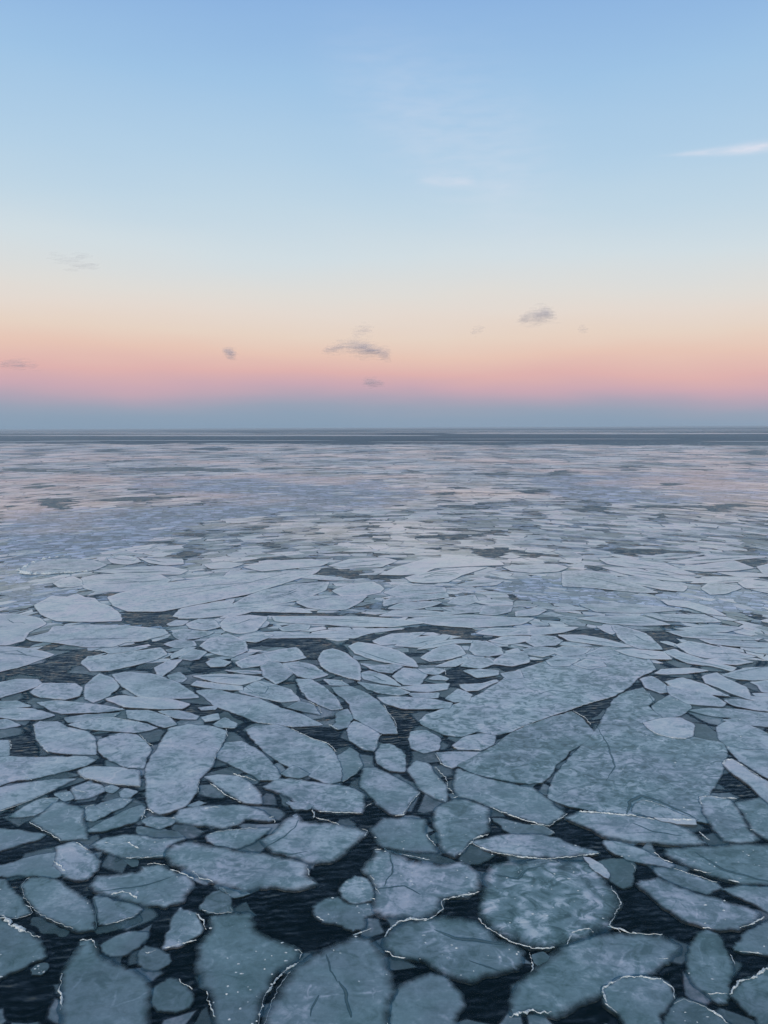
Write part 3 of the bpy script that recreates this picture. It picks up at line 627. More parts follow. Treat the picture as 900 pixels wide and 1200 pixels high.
V .61 .1 0 1 |-60,80 60,75 150,90 260,130 380,180 300,180 150,165 40,155 -60,150||long pinkish-grey floe ending in a point at a dark crack|pinkish floe
V .64 .1 0 1 |160,110 300,100 420,130 520,150 500,175 400,165 280,140||
V .67 .1 0 2 |120,60 280,65 420,100 580,115 600,125 480,128 360,115 220,90||
V .65 .1 0 1 |110,20 220,15 420,45 480,65 560,95 500,95 380,70 240,60 150,45||
V .67 .1 0 1 |430,40 600,10 800,5 900,8 880,15 700,30 540,45||
V .68 .1 0 2 |480,70 640,40 740,30 830,65 740,78 600,82||
V .7 .1 0 2 |850,60 900,45 960,50 960,95 880,92||
V .63 .1 0 1 |660,85 800,85 940,95 940,105 760,105||
V .64 .1 0 1 |540,135 600,105 740,105 860,112 760,130 640,135||
V .6 .1 0 1 |590,160 620,135 700,138 770,160 700,185 630,190||
V .66 .1 0 2 |760,135 800,118 900,130 960,140 890,160 800,160||
V .68 .1 0 2 |400,215 520,220 640,255 700,290 620,280 520,250 440,240||pale lens-shaped floe pointing down to the right|pale lens floe
V .58 .1 0 1 |20,235 200,230 400,245 500,260 300,275 100,270||
V .6 .1 0 1 |0,300 150,290 300,290 440,330 300,335 150,325||
V .57 .1 0 1 |330,285 500,280 640,300 680,318 560,320 420,312||
V .58 .1 0 1 |470,350 640,330 780,345 700,365 560,365||
V .67 .1 0 1 |300,15 440,-5 600,0 520,15 400,22||
V .6 .1 0 1 |820,165 900,160 960,170 940,190||
'''
# open water that stays free of small ice (photo outlines)
LEADS = '''
G|190,225 300,240 350,250 285,290 300,330 310,350 200,355 60,345 -20,345 -20,325 150,280 215,250 90,235 100,222
G|420,110 500,120 630,95 610,130 700,140 640,150 580,165 440,155 170,150 320,150 430,145
G|460,225 600,210 570,240 500,235
G|430,310 540,300 540,325
G|640,290 720,260 790,310 780,330 680,335 650,330
H|-60,210 150,205 350,210 400,190 590,160 700,155 790,170 770,200 590,185 420,210 320,240 230,250 220,290 180,285 150,235 60,235 -60,250
H|540,240 600,245 570,300 520,260
H|665,310 740,315 800,350 700,370 680,350
H|-30,110 200,115 400,122 530,130 350,128 150,128 -30,125
E|130,158 235,150 320,170 300,240 240,215
E|460,85 600,95 570,130 590,160 540,175 520,230 440,200 495,182
E|380,250 415,245 425,290 470,315 560,380 520,340 375,300
F|210,100 355,50 275,150
F|720,400 740,320 885,410
F|590,110 640,105 740,125 640,135
I|220,165 300,165 370,200 400,230 250,210 160,195 200,180
I|430,168 520,170 610,195 640,210 570,225 560,245 520,240 480,195
P|0,862 20,858 50,885 0,888
D2|290,40 480,-40 640,-60 580,40 700,130 750,200 600,260 512,280 430,225 350,195 305,170
K|360,240 440,200 520,280 640,400 600,440 420,400 370,370
K|480,560 600,470 640,600 600,630 570,600
A|0,580 120,520 210,480 200,720 0,720
A|500,320 600,310 580,450 700,440 690,560 540,580 520,540 600,500
B|480,490 600,520 720,600 900,540 890,700 720,700 700,600 600,545 500,580
B|660,300 780,265 790,340 650,350
C2|560,200 700,215 870,200 900,380 700,480 590,540 550,460 660,445 815,320 790,290 590,260
K|130,40 310,80 330,150 300,125 200,90
C1|0,430 220,330 260,390 0,460
S|560,270 620,275 840,250 830,295 740,340 560,320
S|450,185 570,180 530,210
S|380,95 470,90 420,110
T|480,90 560,65 700,60 800,75 850,95 900,100 900,120 760,115 620,95
T|250,275 380,262 500,268 700,280 900,290 900,300 640,292 400,295 300,290
T|230,35 370,8 460,10 640,15 560,25 400,30
U|-20,95 90,95 100,125 -20,120
U|570,45 740,38 900,35 740,48 600,52
U|400,-5 560,-8 520,15
U|180,245 290,228 300,240 200,260
V|720,30 800,20 910,12 910,45 800,50
V|560,90 650,82 660,100 580,100
V|50,60 130,60 160,75 80,78
P|40,588 60,582 90,584 80,594 55,596
P|65,596 80,594 82,598
P|112,586 150,582 190,584 170,588 130,588
P|160,635 190,637 215,639 200,634
P|190,653 210,648 225,645 240,650 215,655
P|380,606 410,603 435,606 410,608
P|402,626 430,626 425,629
P|515,594 535,592 560,594 575,597 545,598
P|520,601 560,601 555,604 530,604
P|500,628 540,626 560,629 550,632 510,632
P|513,620 560,619 565,623 530,623
P|533,648 560,645 583,642 597,641 590,653 565,650
P|375,648 400,646 420,645 440,648 400,650
P|607,646 635,648 660,652 630,654 608,653
P|713,646 735,642 770,643 800,645 830,647 820,649 770,651 740,652
P|853,658 880,655 903,655 903,663 875,662
P|665,597 693,593 713,594 710,598 680,600
P|713,595 770,592 830,593 860,590 885,592 860,597 845,601 820,596 760,596
P|840,633 862,633 860,636 842,636
P|600,608 640,611 655,612 620,611
P|775,600 800,604 760,606
P|110,529 130,526 150,528 130,531
P|215,526 260,524 285,526 250,529
P|150,549 230,547 290,550 220,553 160,552
P|320,527 345,526 340,529
P|540,555 600,553 605,558 560,556
P|640,553 665,550 668,556 650,557
P|860,530 903,527 903,534 870,533
P|0,548 60,551 140,557 70,554 0,552
P|600,575 640,573 640,577 610,578
P|765,567 800,566 800,569 770,569
'''
# crushed, finer and bluer ice (photo outlines)
BRASH = ['0,600 60,592 160,597 300,588 340,600 240,612 170,638 110,650 75,660 20,668 60,690 90,682 95,690 60,706 0,715',
         '150,560 300,556 420,560 520,575 480,590 400,600 330,598 250,585 160,575',
         '620,560 700,555 900,550 903,585 840,590 700,588 640,580',
         '560,685 640,672 700,690 760,700 800,690 903,690 903,720 800,715 700,712 620,705']
# ------------------------------------------------------------------ the sea: one sheet out past the horizon
def build_sea():
    V, F = [], []; radii = [0.0] + [8 * 1.32 ** i for i in range(34)]
    radii = [r for r in radii if r < 60000] + [60000]
    seg = 48
    V.append((0, 0, 0))
    for r in radii[1:]:
        for a in range(seg): V.append((r * math.cos(a * 2 * math.pi / seg), r * math.sin(a * 2 * math.pi / seg), 0))
    for a in range(seg): F.append((0, 1 + a, 1 + (a + 1) % seg))
    for k in range(len(radii) - 2):
        for a in range(seg):
            b0, b1 = 1 + k * seg, 1 + (k + 1) * seg; n = (a + 1) % seg
            F.append((b0 + a, b1 + a, b1 + n, b0 + n))
    tag(mesh_obj('sea', V, F, WATER), kind='structure')
build_sea()

def parse(s):
    return [tuple(float(v) for v in q.split(',')) for q in s.split()]
def to_px(tile, pts):
    x0, y0, k = TILES[tile]
    return [(x0 + a / k, y0 + b / k) for a, b in pts]
LEAD_PX = []
for ln in LEADS.strip().splitlines():
    t, pts = ln.split('|'); LEAD_PX.append(to_px(t, parse(pts)))
BRASH_PX = [parse(s) for s in BRASH]

# ------------------------------------------------------------------ floes read off the photograph
SEAMS = {'domed floe': ((.06, 'B', '190,700 200,665 220,625'), (.09, 'B', '292,575 318,625 335,705'), (.05, 'B', '250,480 262,540 290,580')),
         'huge mottled sheet': ((.16, 'F', '405,468 415,425 455,402 510,418 580,450 645,482'), (.08, 'F', '300,160 340,230 360,300 330,350'), (.06, 'F', '470,25 520,110 600,190')),
         'two-toned lozenge floe': ((.12, 'D3', '235,165 330,205 430,215 560,235'), (.06, 'D3', '400,310 480,340 545,362')),
         'frost-edged pale floe': ((.06, 'B', '430,250 520,240 580,270'), (.05, 'B', '470,120 480,190 450,240')),
         'lobed floe': ((.05, 'A', '330,290 336,330 336,392'),),
         'whale-backed sheet': ((.07, 'I', '30,420 140,390 230,400 330,385'),),
         'cobbled round floe': ((.10, 'K', '-60,200 20,215 60,180 110,170'),),
         'swirled floe': ((.07, 'C2', '340,380 430,330 480,290 500,250'), (.06, 'C2', '370,400 470,412 540,395')),
         'wide dark floe': ((.12, 'K', '640,120 740,180 860,215 960,235'),),
         'ridge-topped bar floe': ((.08, 'F', '420,500 500,530 600,545'),),
         'striped ribbon floe': ((.10, 'P', '160,708 220,697 290,684 350,676'), (.08, 'P', '180,700 240,688 300,678')),
         'curl-marked floe': ((.08, 'A', '340,260 430,250 520,235 600,210'),)}
floes = []                                   # dicts: obj, px outline, centre, box, look, mark
FLOE_GROUP = 'ice floes drifting on the sea'
for idx, ln in enumerate(FLOES.strip().splitlines()):
    head, pts, rims, look, mark = (ln.split('|') + ['', '', ''])[:5]
    tile, tone, mot, clear, layer = head.split()
    tone, mot, clear, layer = float(tone), float(mot), float(clear), int(layer)
    mot = max(mot, random.Random(idx * 3 + 1).choice([0.1, 0.2, 0.35, 0.5]))
    px = to_px(tile, parse(pts))
    g = [ground(*p) for p in px]
    cy = sum(p[1] for p in px) / len(px); cx = sum(p[0] for p in px) / len(px)
    near = min(1.0, max(0.0, (cy - 880) / 180))
    step = 0.08 + (1 - near) * 0.12 + max(0, (760 - cy)) * 0.003
    out = catmull(g, step)
    top = 0.024 + (layer + 1) * 0.011 + ((idx * 0.618) % 1) * 0.009
    if layer < 0: top = 0.012 + ((idx * 0.618) % 1) * 0.004
    rr = random.Random(idx * 13 + 5)
    o = floe_mesh('ice_floe', out, top, tone - (0.02 if cy < 860 else 0.022 * min(1, max(0, (cy - 940) / 120))) + rr.uniform(-.045, .035), mot, clear, soft=0.09 + 0.30 * near, rough=0.07 + 0.03 * near, seed=(idx % 31) * 1.7, grow=0.07 if cy > 760 else 0.11,
                  lip=0.10 * min(1.0, max(0.0, (860 - cy) / 90)), lipw=0.22 + max(0.0, 760 - cy) * 0.004)
    rn = random.Random(idx)
    parts = 0
    if rims.strip():
        for k, r in enumerate(rims.split(';')):
            wdt, rp = r.split(':')
            ridge([ground(*p) for p in to_px(tile, parse(rp))], float(wdt), float(wdt) * 0.55, top, o, seed=idx * 7 + k)
            parts += 1
    # a scatter of frozen crumbs on some floes, and a broken frost line on some edges that carry no drawn ridge
    if cy > 780 and layer >= 0:
        cnt = {'hourglass slab': 34, 'cobbled round floe': 30, 'two-toned lozenge floe': 14, 'huge mottled sheet': 26, 'wide dark floe': 22, 'frost-edged pale floe': 14}.get(mark, rn.choice([0, 0, 3, 5, 8]))
        if cnt:
            xs = [p.x for p in g]; ys = [p.y for p in g]; P2 = [(p.x, p.y) for p in g]; cs = []
            fx, fy = rn.uniform(min(xs), max(xs)), rn.uniform(min(ys), max(ys))
            for _ in range(cnt * 12):
                if len(cs) >= cnt: break
                x, y = (rn.gauss(fx, (max(xs) - min(xs)) * .25), rn.gauss(fy, (max(ys) - min(ys)) * .25)) if rn.random() < .6 else (rn.uniform(min(xs), max(xs)), rn.uniform(min(ys), max(ys)))
                if inside(P2, x, y): cs.append(Vector((x, y, 0)))
            if cs: tag(crumbs(cs, 0.026 if cnt < 10 else 0.030, top, o, idx), kind='stuff')
    if not rims.strip() and layer >= 0 and rn.random() < (0.5 if cy > 700 else 0.3):
        n = len(out); a = rn.randrange(n); ln_ = int(n * rn.uniform(0.2, 0.5))
        seg = [out[(a + i) % n] for i in range(0, ln_, 2)]
        if len(seg) > 3:
            ridge(seg, 0.03 if cy > 860 else (0.045 if cy > 760 else 0.07), 0.015, top, o, seed=idx, gap=0.45)
    for wdt, tl, sp in SEAMS.get(mark, ()):
        seam([ground(*p) for p in to_px(tl, parse(sp))], wdt, top, o)
    bx = [p[0] for p in px]; wpx = max(bx) - min(bx)
    if cy < 800 and wpx > 38 and not mark == 'small domed floe':      # long hairline cracks run with the floe
        rc = random.Random(idx + 900); hpx = max(p[1] for p in px) - min(p[1] for p in px)
        lx, rx = min(px, key=lambda p: p[0]), max(px, key=lambda p: p[0])
        for q in range(rc.choice((1, 1, 2, 3)) if wpx > 70 else rc.choice((0, 1, 1))):
            a, e = rc.uniform(.1, .4), rc.uniform(.6, .92); off = rc.uniform(-.22, .22) * hpx
            pts_ = [(lx[0] + (rx[0] - lx[0]) * t, lx[1] + (rx[1] - lx[1]) * t + off + rc.uniform(-.07, .07) * hpx) for t in (a, a + (e - a) * .35, a + (e - a) * .7, e)]
            if all(inside(px, *p_) for p_ in pts_):
                seam([ground(*p_) for p_ in pts_], 0.10 + max(0, 740 - cy) * 0.0022, top, o, 0.33)
    floes.append(dict(o=o, px=px, c=(cx, cy), look=look, mark=mark, tone=tone,
                      box=(min(p[0] for p in px), min(p[1] for p in px), max(p[0] for p in px), max(p[1] for p in px))))

def in_any(lst, x, y):
    for f in lst:
        b = f['box']
        if b[0] <= x <= b[2] and b[1] <= y <= b[3] and inside(f['px'], x, y): return f
    return None
leads = [dict(px=p, box=(min(q[0] for q in p), min(q[1] for q in p), max(q[0] for q in p), max(q[1] for q in p))) for p in LEAD_PX]
brashes = [dict(px=p, box=(min(q[0] for q in p), min(q[1] for q in p), max(q[0] for q in p), max(q[1] for q in p))) for p in BRASH_PX]

# ------------------------------------------------------------------ broken ice as cells on the water
def clip(poly, a, b, c):                     # keep a*x + b*y <= c
    out = []; n = len(poly)
    for i in range(n):
        p, q = poly[i], poly[(i + 1) % n]
        dp, dq = a * p[0] + b * p[1] - c, a * q[0] + b * q[1] - c
        if dp <= 0: out.append(p)
        if (dp < 0 < dq) or (dq < 0 < dp):
            t = dp / (dp - dq); out.append((p[0] + (q[0] - p[0]) * t, p[1] + (q[1] - p[1]) * t))
    return out
def cells(th0, th1, u0, u1, k, seed, jit=0.95, aniso=1.0, shrink=0.94):
    """Voronoi cells in (bearing, log distance): pieces grow in proportion to their distance, as the eye picks them out."""
    rnd = random.Random(seed); kx = k * aniso
    nx, ny = int((th1 - th0) / kx) + 1, int((u1 - u0) / k) + 1
    S = {(i, j): (th0 + (i + .5 + rnd.uniform(-.5, .5) * jit) * kx, u0 + (j + .5 + rnd.uniform(-.5, .5) * jit) * k) for i in range(-2, nx + 2) for j in range(-2, ny + 2)}
    drop = {q for q in S if rnd.random() < 0.22}          # merged sites give some larger pieces
    for i in range(nx):
        for j in range(ny):
            if (i, j) in drop: continue
            x, y = S[i, j]; poly = [(x - 2 * kx, y - 2 * k), (x + 2 * kx, y - 2 * k), (x + 2 * kx, y + 2 * k), (x - 2 * kx, y + 2 * k)]
            for di in (0, -1, 1, -2, 2):
                for dj in (0, -1, 1, -2, 2):
                    if (di, dj) == (0, 0) or (i + di, j + dj) in drop: continue
                    q = S.get((i + di, j + dj))
                    if q is None: continue
                    a, b = (q[0] - x) / aniso, (q[1] - y) * 1.0
                    mx, my = (q[0] + x) / 2, (q[1] + y) / 2
                    A_, B_ = a / aniso, b
                    poly = clip(poly, A_, B_, A_ * mx + B_ * my)
                    if len(poly) < 3: break
                if len(poly) < 3: break
            if len(poly) < 3: continue
            cx = sum(p[0] for p in poly) / len(poly); cy = sum(p[1] for p in poly) / len(poly)
            yield cx, cy, [(cx + (p[0] - cx) * shrink, cy + (p[1] - cy) * shrink) for p in poly], rnd
def polar(th, u):
    d = math.exp(u); return Vector((d * math.sin(th), d * math.cos(th), 0))
class Sheet:
    """Many small flat pieces gathered into ONE object."""
    def __init__(s): s.V, s.F, s.E, s.T, s.M, s.Cl = [], [], [], [], [], []
    def add(s, pts, top, tone, mot=0.1, clear=0.0, skirt=True):
        n = len(pts); b = len(s.V)
        for p in pts: s.V.append((p.x, p.y, top + p.z)); s.E.append(1.0)
        s.F.append(tuple(range(b, b + n)))
        m = n
        if skirt:
            for p in pts: s.V.append((p.x, p.y, -0.04)); s.E.append(0.6)
            for i in range(n): s.F.append((b + i, b + n + i, b + n + (i + 1) % n, b + (i + 1) % n))
            m = 2 * n
        s.T += [tone] * m; s.M += [mot] * m; s.Cl += [clear] * m
    def soft(s, pts, top, tone, mot, clear):
        """a piece whose rim thins away under water"""
        n = len(pts); b = len(s.V); cx = sum(p.x for p in pts) / n; cy = sum(p.y for p in pts) / n
        for k, e, dz in ((1.0, -0.35, -0.002), (0.86 if clear == 0 else 0.72, 1.0, 0.0)):
            for p in pts: s.V.append((cx + (p.x - cx) * k, cy + (p.y - cy) * k, top + dz)); s.E.append(e)
        for i in range(n): s.F.append((b + i, b + (i + 1) % n, b + n + (i + 1) % n, b + n + i))
        s.F.append(tuple(range(b + n, b + 2 * n)))
        s.T += [tone] * 2 * n; s.M += [mot] * 2 * n; s.Cl += [clear] * 2 * n
    def build(s, name, mat):
        return mesh_obj(name, s.V, s.F, mat, None, {'edge': s.E, 'tone': s.T, 'mottle': s.M, 'clear': s.Cl}, smooth=False)
def roughen(poly, rnd, cx, cy, k):
    out = []
    for i in range(len(poly)):
        p, q = poly[i], poly[(i + 1) % len(poly)]
        out.append(p)
        L_ = math.hypot(q[0] - p[0], q[1] - p[1])
        if L_ > 0.3 * k:
            t = rnd.uniform(.35, .65); s_ = rnd.uniform(-.09, .05)
            out.append((p[0] + (q[0] - p[0]) * t + (q[1] - p[1]) * s_, p[1] + (q[1] - p[1]) * t - (q[0] - p[0]) * s_))
    return out

def dist_of(py): return ground(450, py).y
U_NEAR, U_EDGE = math.log(dist_of(800)), math.log(dist_of(519.3))
cand = []                                     # (area in the picture, ground pts, tone, px)
field = Sheet()
K0 = 0.0135
def swing(th, u): return (th, u - 0.55 * th * th)      # the drift has drawn the ice out along shallow arcs
for cx, cy, poly, rnd in cells(-0.80, 0.80, U_NEAR, U_EDGE + 0.35, K0, 11, aniso=1.7):
    cx, cy = swing(cx, cy); poly = [swing(*q) for q in poly]
    g0 = polar(cx, cy); px, py = proj(g0)
    if py > 775: continue
    big = fbm(cx, cy, 9, 3); mid = fbm(cx, cy, 22, 8)
    edge_y = 519.5 + (min(max(px, -60), 960) / 900) * 2.0 + 1.8 * fbm(cx, 0, 14, 5) + rnd.uniform(-.5, .5)
    if py < edge_y: continue
    r = rnd.random()
    if in_any(leads, px, py): continue
    if py > 640 and in_any(floes, px, py): continue
    br = in_any(brashes, px, py)
    if br and r < 0.86: continue
    if not br:
        if py < 650 and (mid < -0.26 or (big < -0.30 and r < 0.6)): continue
        if r < (0.22 if py < 640 else 0.16): continue
    tone = 0.545 + 0.28 * big + 0.28 * mid + rnd.uniform(-.16, .15)
    pp = roughen(poly, rnd, cx, cy, K0)
    gp = [polar(*q) for q in pp]
    top = 0.012 + rnd.random() * 0.006
    cand.append((abs(area2([proj(p) for p in gp])), gp, tone, (px, py), top))
cand.sort(key=lambda c: -c[0])
room = 296 - len(floes)
chosen = [c for c in cand if 20 < c[3][0] < 880][:max(0, room)]
ids = {id(c) for c in chosen}
for c in chosen:
    a, gp, tone, (px, py), top = c
    o = floe_mesh('ice_floe', catmull(gp, 0.5), top + 0.006, tone, 0.15, 0, soft=0.1, rough=0.08, seed=px, lip=0.08, lipw=0.5)
    pxs = [proj(p) for p in gp]
    floes.append(dict(o=o, px=pxs, c=(px, py), look='', mark='', tone=tone,
                      box=(min(p[0] for p in pxs), min(p[1] for p in pxs), max(p[0] for p in pxs), max(p[1] for p in pxs))))
for c in cand:
    if id(c) in ids: continue
    field.add(c[1], c[4], c[2], 0.12)
o = field.build('ice_field', ICE)
tag(o, 'far field of small pale ice floes packed together towards the horizon', kind='stuff')

# the pack goes on beside and below what the photograph frames
side = cells(-1.05, 1.05, math.log(9.0), math.log(dist_of(770)), 0.075, 61, aniso=1.15, shrink=1.03)
for cx, cy, poly, rnd in side:
    px, py = proj(polar(cx, cy))
    if -75 < px < 975 and py < 1265: continue
    if rnd.random() < .07: continue
    gp = catmull([polar(*q) for q in roughen(poly, rnd, cx, cy, 0.075)], 0.4)
    k = rnd.uniform(.46, .54)
    n0 = len(field.V); field.soft(gp, 0.02 + rnd.random() * 0.02, k, 0.3, 0.0)
# finer crushed ice that fills the cracks of the far field
brash = Sheet(); K1 = 0.008
for th, u, poly, rb in cells(-0.70, 0.70, U_NEAR, U_EDGE, K1, 77, aniso=1.5, shrink=0.97):
    px, py = proj(polar(th, u))
    if not (-400 < px < 1300) or py > 745: continue
    if py < 520 + min(max(px, 0), 900) / 900 * 2.0 + 1.8 * fbm(th, 0, 14, 5): continue
    if in_any(leads, px, py): continue
    br = in_any(brashes, px, py); r = rb.random()
    nn = fbm(th, u, 26, 2)
    if not br and r < 0.25 - 0.2 * nn: continue
    if not br and py < 650 and fbm(th, u, 22, 8) < -0.3: continue
    if not br and py > 690 and r < 0.5: continue
    tone = (0.42 + rb.uniform(-.10, .12) + 0.14 * nn + (0.20 if rb.random() < .10 else 0)) if br else (0.40 + rb.uniform(-.1, .12))
    brash.add([polar(*q) for q in poly], 0.005 + rb.random() * 0.005, tone, 0.0, 0.05 if br else 0.15, skirt=False)
rs = random.Random(9)
for _ in range(26000):                       # bright chips strewn over the crushed ice
    th, u = rs.uniform(-.54, .54), rs.uniform(math.log(dist_of(725)), U_EDGE)
    px, py = proj(polar(th, u))
    br = in_any(brashes, px, py)
    if not br and rs.random() < .8: continue
    if in_any(leads, px, py) or (py > 650 and in_any(floes, px, py)): continue
    if fbm(th, u, 40, 6) < rs.uniform(-.3, .2): continue
    k = 0.0024 * rs.uniform(.4, 1.5); a0 = rs.random() * 6; n_ = rs.choice((4, 5)); wd = rs.uniform(1, 2.2)
    brash.add([polar(th + math.cos(a0 + i * 6.283 / n_) * k * wd * rs.uniform(.7, 1.2), u + math.sin(a0 + i * 6.283 / n_) * k * rs.uniform(.7, 1.2)) for i in range(n_)],
              0.011 + rs.random() * 0.002, rs.uniform(.48, .78), 0, 0, skirt=False)
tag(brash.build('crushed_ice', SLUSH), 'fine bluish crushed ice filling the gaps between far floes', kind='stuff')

# dark new ice lying low between the nearer floes
thin = Sheet()
for cx, cy, poly, rnd in cells(-0.72, 0.72, math.log(15), math.log(dist_of(715)), 0.04, 23, shrink=0.93):
    px, py = proj(polar(cx, cy))
    if not (-120 < px < 1020): continue
    r = rnd.random()
    if r > (0.88 if py < 960 else 0.5): continue
    if in_any(leads, px, py): continue
    pp = roughen(poly, rnd, cx, cy, 0.04)
    gp = catmull([polar(*q) for q in pp], 0.3)
    thin.soft(gp, 0.005 + rnd.random() * 0.006, 0.42 + rnd.uniform(-.06, .08), 0.2, 0.25 + rnd.random() * .35)
tag(thin.build('thin_ice', ICE), 'dark thin new ice lying low between the nearer floes', kind='stuff')

# pale bands of pack ice far out, beyond the strip of open water
bands = Sheet(); rnd = random.Random(3)
def band(x0, x1, y0, y1, tone):
    n = 26; a, b_ = [], []
    for i in range(n + 1):
        x = x0 + (x1 - x0) * i / n; k = math.sin(math.pi * min(1, max(0, i / n))) ** 0.4
        ym, hh = (y0 + y1) / 2, (y1 - y0) / 2 * k
        a.append(ground(x, ym - hh * rnd.uniform(.7, 1))); b_.append(ground(x, ym + hh * rnd.uniform(.7, 1)))
    bands.add(b_ + a[::-1], 0.02 + rnd.random() * 0.05, tone + rnd.uniform(-.04, .04), 0, 0, skirt=False)
for (x0, x1, y0, y1) in ((-40, 520, 509.6, 511.2), (120, 460, 508.2, 509.0), (-40, 300, 507.0, 507.9), (430, 940, 504.6, 505.5), (520, 940, 506.9, 509.0), (300, 760, 506.2, 506.9), (760, 940, 503.3, 503.8),
                         (40, 400, 515.9, 516.5), (500, 800, 514.2, 514.7), (820, 940, 517.0, 517.6), (-20, 120, 517.3, 518.0), (430, 640, 517.5, 518.2), (-40, 220, 505.9, 506.4)):
    band(x0, x1, y0, y1, 0.50)
tag(bands.build('distant_pack_ice', ICE), 'thin pale bands of pack ice close to the horizon', kind='stuff')

# ------------------------------------------------------------------ labels: what tells each floe from its neighbours
marks = [f for f in floes if f['mark']]
DIRS = ['beyond and right of', 'beyond', 'beyond and left of', 'left of', 'nearer and left of', 'just below', 'nearer and right of', 'right of']
def look_of(f):
    b = f['box']; a = abs(area2(f['px'])); bw, bh = b[2] - b[0], max(b[3] - b[1], 1)
    size = 'large' if a > 3500 else 'medium' if a > 900 else 'small' if a > 260 else 'tiny'
    # real shape on the water
    g = [ground(*p) for p in f['px']]
    lw = 0
    best = (0, 0)
    for k in range(12):
        t = k * math.pi / 12; d = [p.x * math.cos(t) + p.y * math.sin(t) for p in g]; e = [-p.x * math.sin(t) + p.y * math.cos(t) for p in g]
        r = (max(d) - min(d)) / max(max(e) - min(e), .01)
        if r > best[0]: best = (r, t)
    ar = bw / bh
    shape = 'thread-thin' if ar > 9 else 'narrow' if ar > 5 else 'long' if ar > 2.6 else 'stubby' if ar > 1.4 else 'upright'
    tone = 'whitish' if f['tone'] > .655 else 'pale grey' if f['tone'] > .6 else 'blue-grey' if f['tone'] > .53 else 'slate-blue' if f['tone'] > .46 else 'dark'
    return f'{size} {shape} {tone}'
seen = {}
for f in floes:
    if f['look']: continue
    x, y = f['c']; best = None
    for m in marks:
        if m is f: continue
        d = math.hypot((m['c'][0] - x), (m['c'][1] - y) * 1.8)
        if best is None or d < best[0]: best = (d, m)
    d, m = best
    ang = math.atan2(-(y - m['c'][1]) * 1.8, x - m['c'][0]); k = int(round((ang - math.pi / 4) / (math.pi / 4))) % 8
    f['rel'] = (DIRS[k], m['mark']); f['d'] = d
    seen.setdefault((look_of(f), f['rel']), []).append(f)
ORD = ['nearest', 'second', 'third', 'fourth', 'fifth', 'sixth', 'seventh', 'eighth', 'ninth', 'tenth', 'eleventh', 'twelfth']
for (lk, (dr, mk)), fs in seen.items():
    fs.sort(key=lambda f: f['d'])
    for i, f in enumerate(fs):
        if len(fs) == 1: f['look'] = f'{lk} ice floe {dr} the {mk}'
        else: f['look'] = f'{lk} ice floe {dr} the {mk}, {ORD[min(i, 11)]} such'
for f in floes:
    tag(f['o'], f['look'], 'ice floe', FLOE_GROUP)

# ------------------------------------------------------------------ clouds
def make_cloud_mat(name, col, alpha):
    b = NB(name); pos = b.n('NewGeometry').outputs['Position']
    n = b.noise(pos, 0.012, 4, 0.6)
    d = b.n('BsdfDiffuse'); d.inputs[0].default_value = (*col, 1)
    tl = b.n('BsdfTranslucent'); tl.inputs[0].default_value = (*col, 1)
    m0 = b.n('MixShader'); m0.inputs[0].default_value = 0.5; b.put(d.outputs[0], m0.inputs[1]); b.put(tl.outputs[0], m0.inputs[2])
    tr = b.n('BsdfTransparent'); mx = b.n('MixShader')
    b.put(b.math('MULTIPLY', b.maprange(n, 0.38, 0.62, 0.75, 1.0), alpha), mx.inputs[0]); b.put(tr.outputs[0], mx.inputs[1]); b.put(m0.outputs[0], mx.inputs[2])
    return b.surface(mx.outputs[0])
GREY = make_cloud_mat('shaded_cloud', (0.90, 0.86, 0.93), 0.024)
ICO_V, ICO_F = None, None
def ico():
    t = (1 + 5 ** .5) / 2; v = [Vector(p).normalized() for p in ((-1,t,0),(1,t,0),(-1,-t,0),(1,-t,0),(0,-1,t),(0,1,t),(0,-1,-t),(0,1,-t),(t,0,-1),(t,0,1),(-t,0,-1),(-t,0,1))]
    f = [(0,11,5),(0,5,1),(0,1,7),(0,7,10),(0,10,11),(1,5,9),(5,11,4),(11,10,2),(10,7,6),(7,1,8),(3,9,4),(3,4,2),(3,2,6),(3,6,8),(3,8,9),(4,9,5),(2,4,11),(6,2,10),(8,6,7),(9,8,1)]
    return v, f
ICO_V, ICO_F = ico()
def cloud(path, n, mat, dist, label, seed, puff=(1.0, 0.5)):
    """PATH: (px, py, half width of the cloud there in photo pixels); puffs are strewn along it at DIST metres."""
    rnd = random.Random(seed); V, F = [], []
    m = dist / FOC
    for _ in range(int(n * 3.4)):
        t = rnd.random() * (len(path) - 1); i = int(t); t -= i
        a, b_ = path[i], path[i + 1]
        hw = (a[2] + (b_[2] - a[2]) * t) * 1.6
        px = a[0] + (b_[0] - a[0]) * t + rnd.gauss(0, 1) * hw * 0.5; py = a[1] + (b_[1] - a[1]) * t + rnd.gauss(0, 1) * hw * 0.75
        r = max(hw * rnd.uniform(0.4, 0.95), 0.6) * m
        c = Vector((0, 0, H)) + ray(px, py) * (dist + rnd.gauss(0, 1) * hw * m)
        b0 = len(V); k = rnd.uniform(0.4, 1.0)
        for v in ICO_V: V.append((c.x + v.x * r * puff[0] * rnd.uniform(.8, 1.2) * 1.5, c.y + v.y * r, c.z + v.z * r * puff[1] * k))
        for f in ICO_F: F.append(tuple(b0 + q for q in f))
    o = mesh_obj('cloud', V, F, mat); tag(o, label, 'cloud', 'small clouds in the twilight sky'); return o
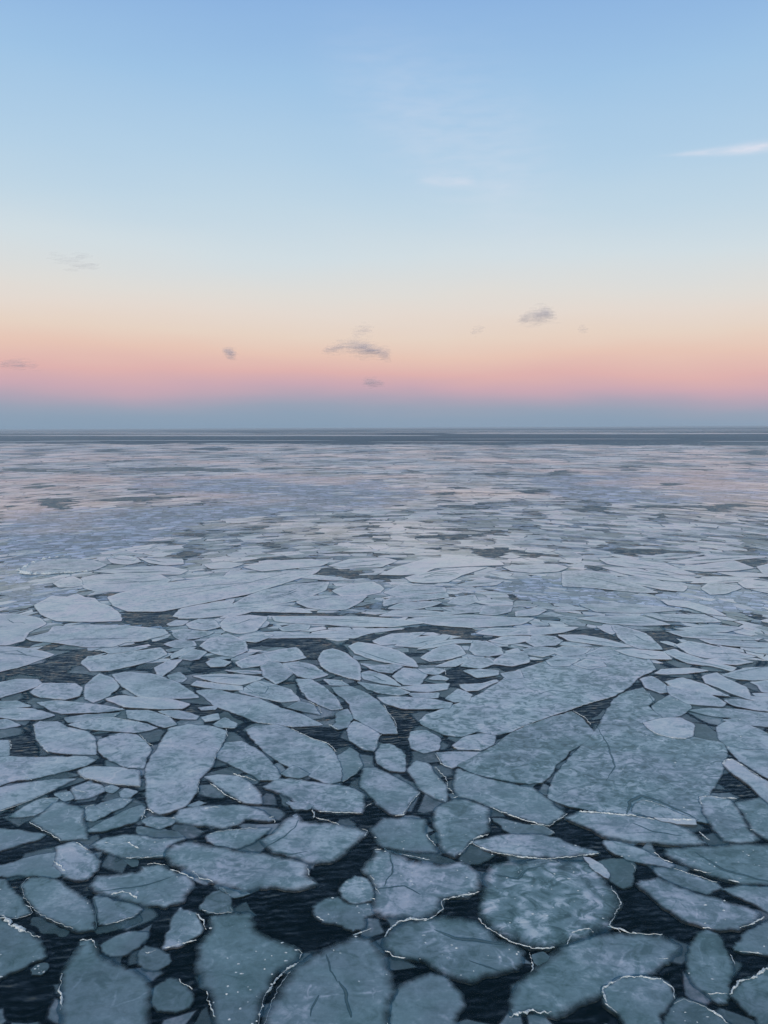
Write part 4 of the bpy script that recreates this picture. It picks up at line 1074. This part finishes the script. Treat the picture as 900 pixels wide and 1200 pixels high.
CLOUDS = [
 ([(379, 413, 1.5), (392, 408, 2.5), (408, 405, 3.2), (422, 407, 4.0), (430, 410, 4.2), (440, 411, 2.6), (449, 414, 3.0), (454, 418, 2.2)], 210, GREY, 'largest low grey cloud, a thin drooping arch above the middle of the horizon', (1.0, .5)),
 ([(428, 447, 2.0), (434, 448, 2.6), (441, 449, 2.0), (449, 450, 1.2)], 90, GREY, 'small flat grey cloud in the pink band, directly below the arched cloud', (1.1, .4)),
 ([(610, 376, 1.6), (620, 373, 3.4), (630, 371, 4.4), (638, 367, 3.6), (647, 368, 3.2)], 66, GREY, 'grey tufted cloud on the right, higher than the arched cloud', (1.0, .6)),
 ([(263, 411, 1.5), (269, 413, 2.6), (272, 417, 2.6)], 50, GREY, 'tiny wedge-shaped grey cloud left of the arched cloud', (1, .6)),
 ([(553, 390, 1.2), (560, 386, 2.2), (566, 384, 1.2)], 16, GREY, 'faint dash of cloud between the arched cloud and the tufted cloud', (1, .6)),
 ([(677, 388, 1.0), (684, 386, 2.0), (688, 386, 1.2)], 12, GREY, 'faint dash of cloud to the right of the tufted cloud', (1, .6)),
 ([(0, 427, 1.5), (10, 426, 2), (24, 427, 3.2), (42, 428, 1.6)], 60, GREY, 'low flat mauve cloud at the left edge, in the pink band', (1.3, .4)),
 ([(60, 301, 2), (78, 304, 3), (95, 309, 4.5), (112, 314, 2.5)], 15, GREY, 'soft slanting grey streak of cloud high on the left', (1.2, .4)),
 ([(415, 391, 2), (425, 387, 3), (434, 385, 2.5)], 16, GREY, 'barely visible puff just above the arched cloud', (1, .6)),
]
for i, (path, n, mat, lab, pf) in enumerate(CLOUDS):
    cloud(path, n, mat, 9000 if mat is GREY else 16000, lab, 40 + i, pf)

# ------------------------------------------------------------------ haze: the air itself, sky and clouds outside it
HAZE = 1.5e-4
b = NB('haze_air'); v = b.n('VolumePrincipled'); v.inputs['Color'].default_value = (0.78, 0.86, 0.95, 1)
v.inputs['Density'].default_value = HAZE; v.inputs['Anisotropy'].default_value = 0.1
b.t.links.new(v.outputs[0], b.out.inputs['Volume'])
R_, T_, B_ = 60500.0, 16.2, -1.0
hv = [(-R_, -R_, B_), (R_, -R_, B_), (R_, R_, B_), (-R_, R_, B_), (-R_, -R_, T_), (R_, -R_, T_), (R_, R_, T_), (-R_, R_, T_)]
hf = [(0, 3, 2, 1), (4, 5, 6, 7), (0, 1, 5, 4), (1, 2, 6, 5), (2, 3, 7, 6), (3, 0, 4, 7)]
tag(mesh_obj('haze', hv, hf, b.m, smooth=False), 'thin blue air over the sea', kind='stuff')
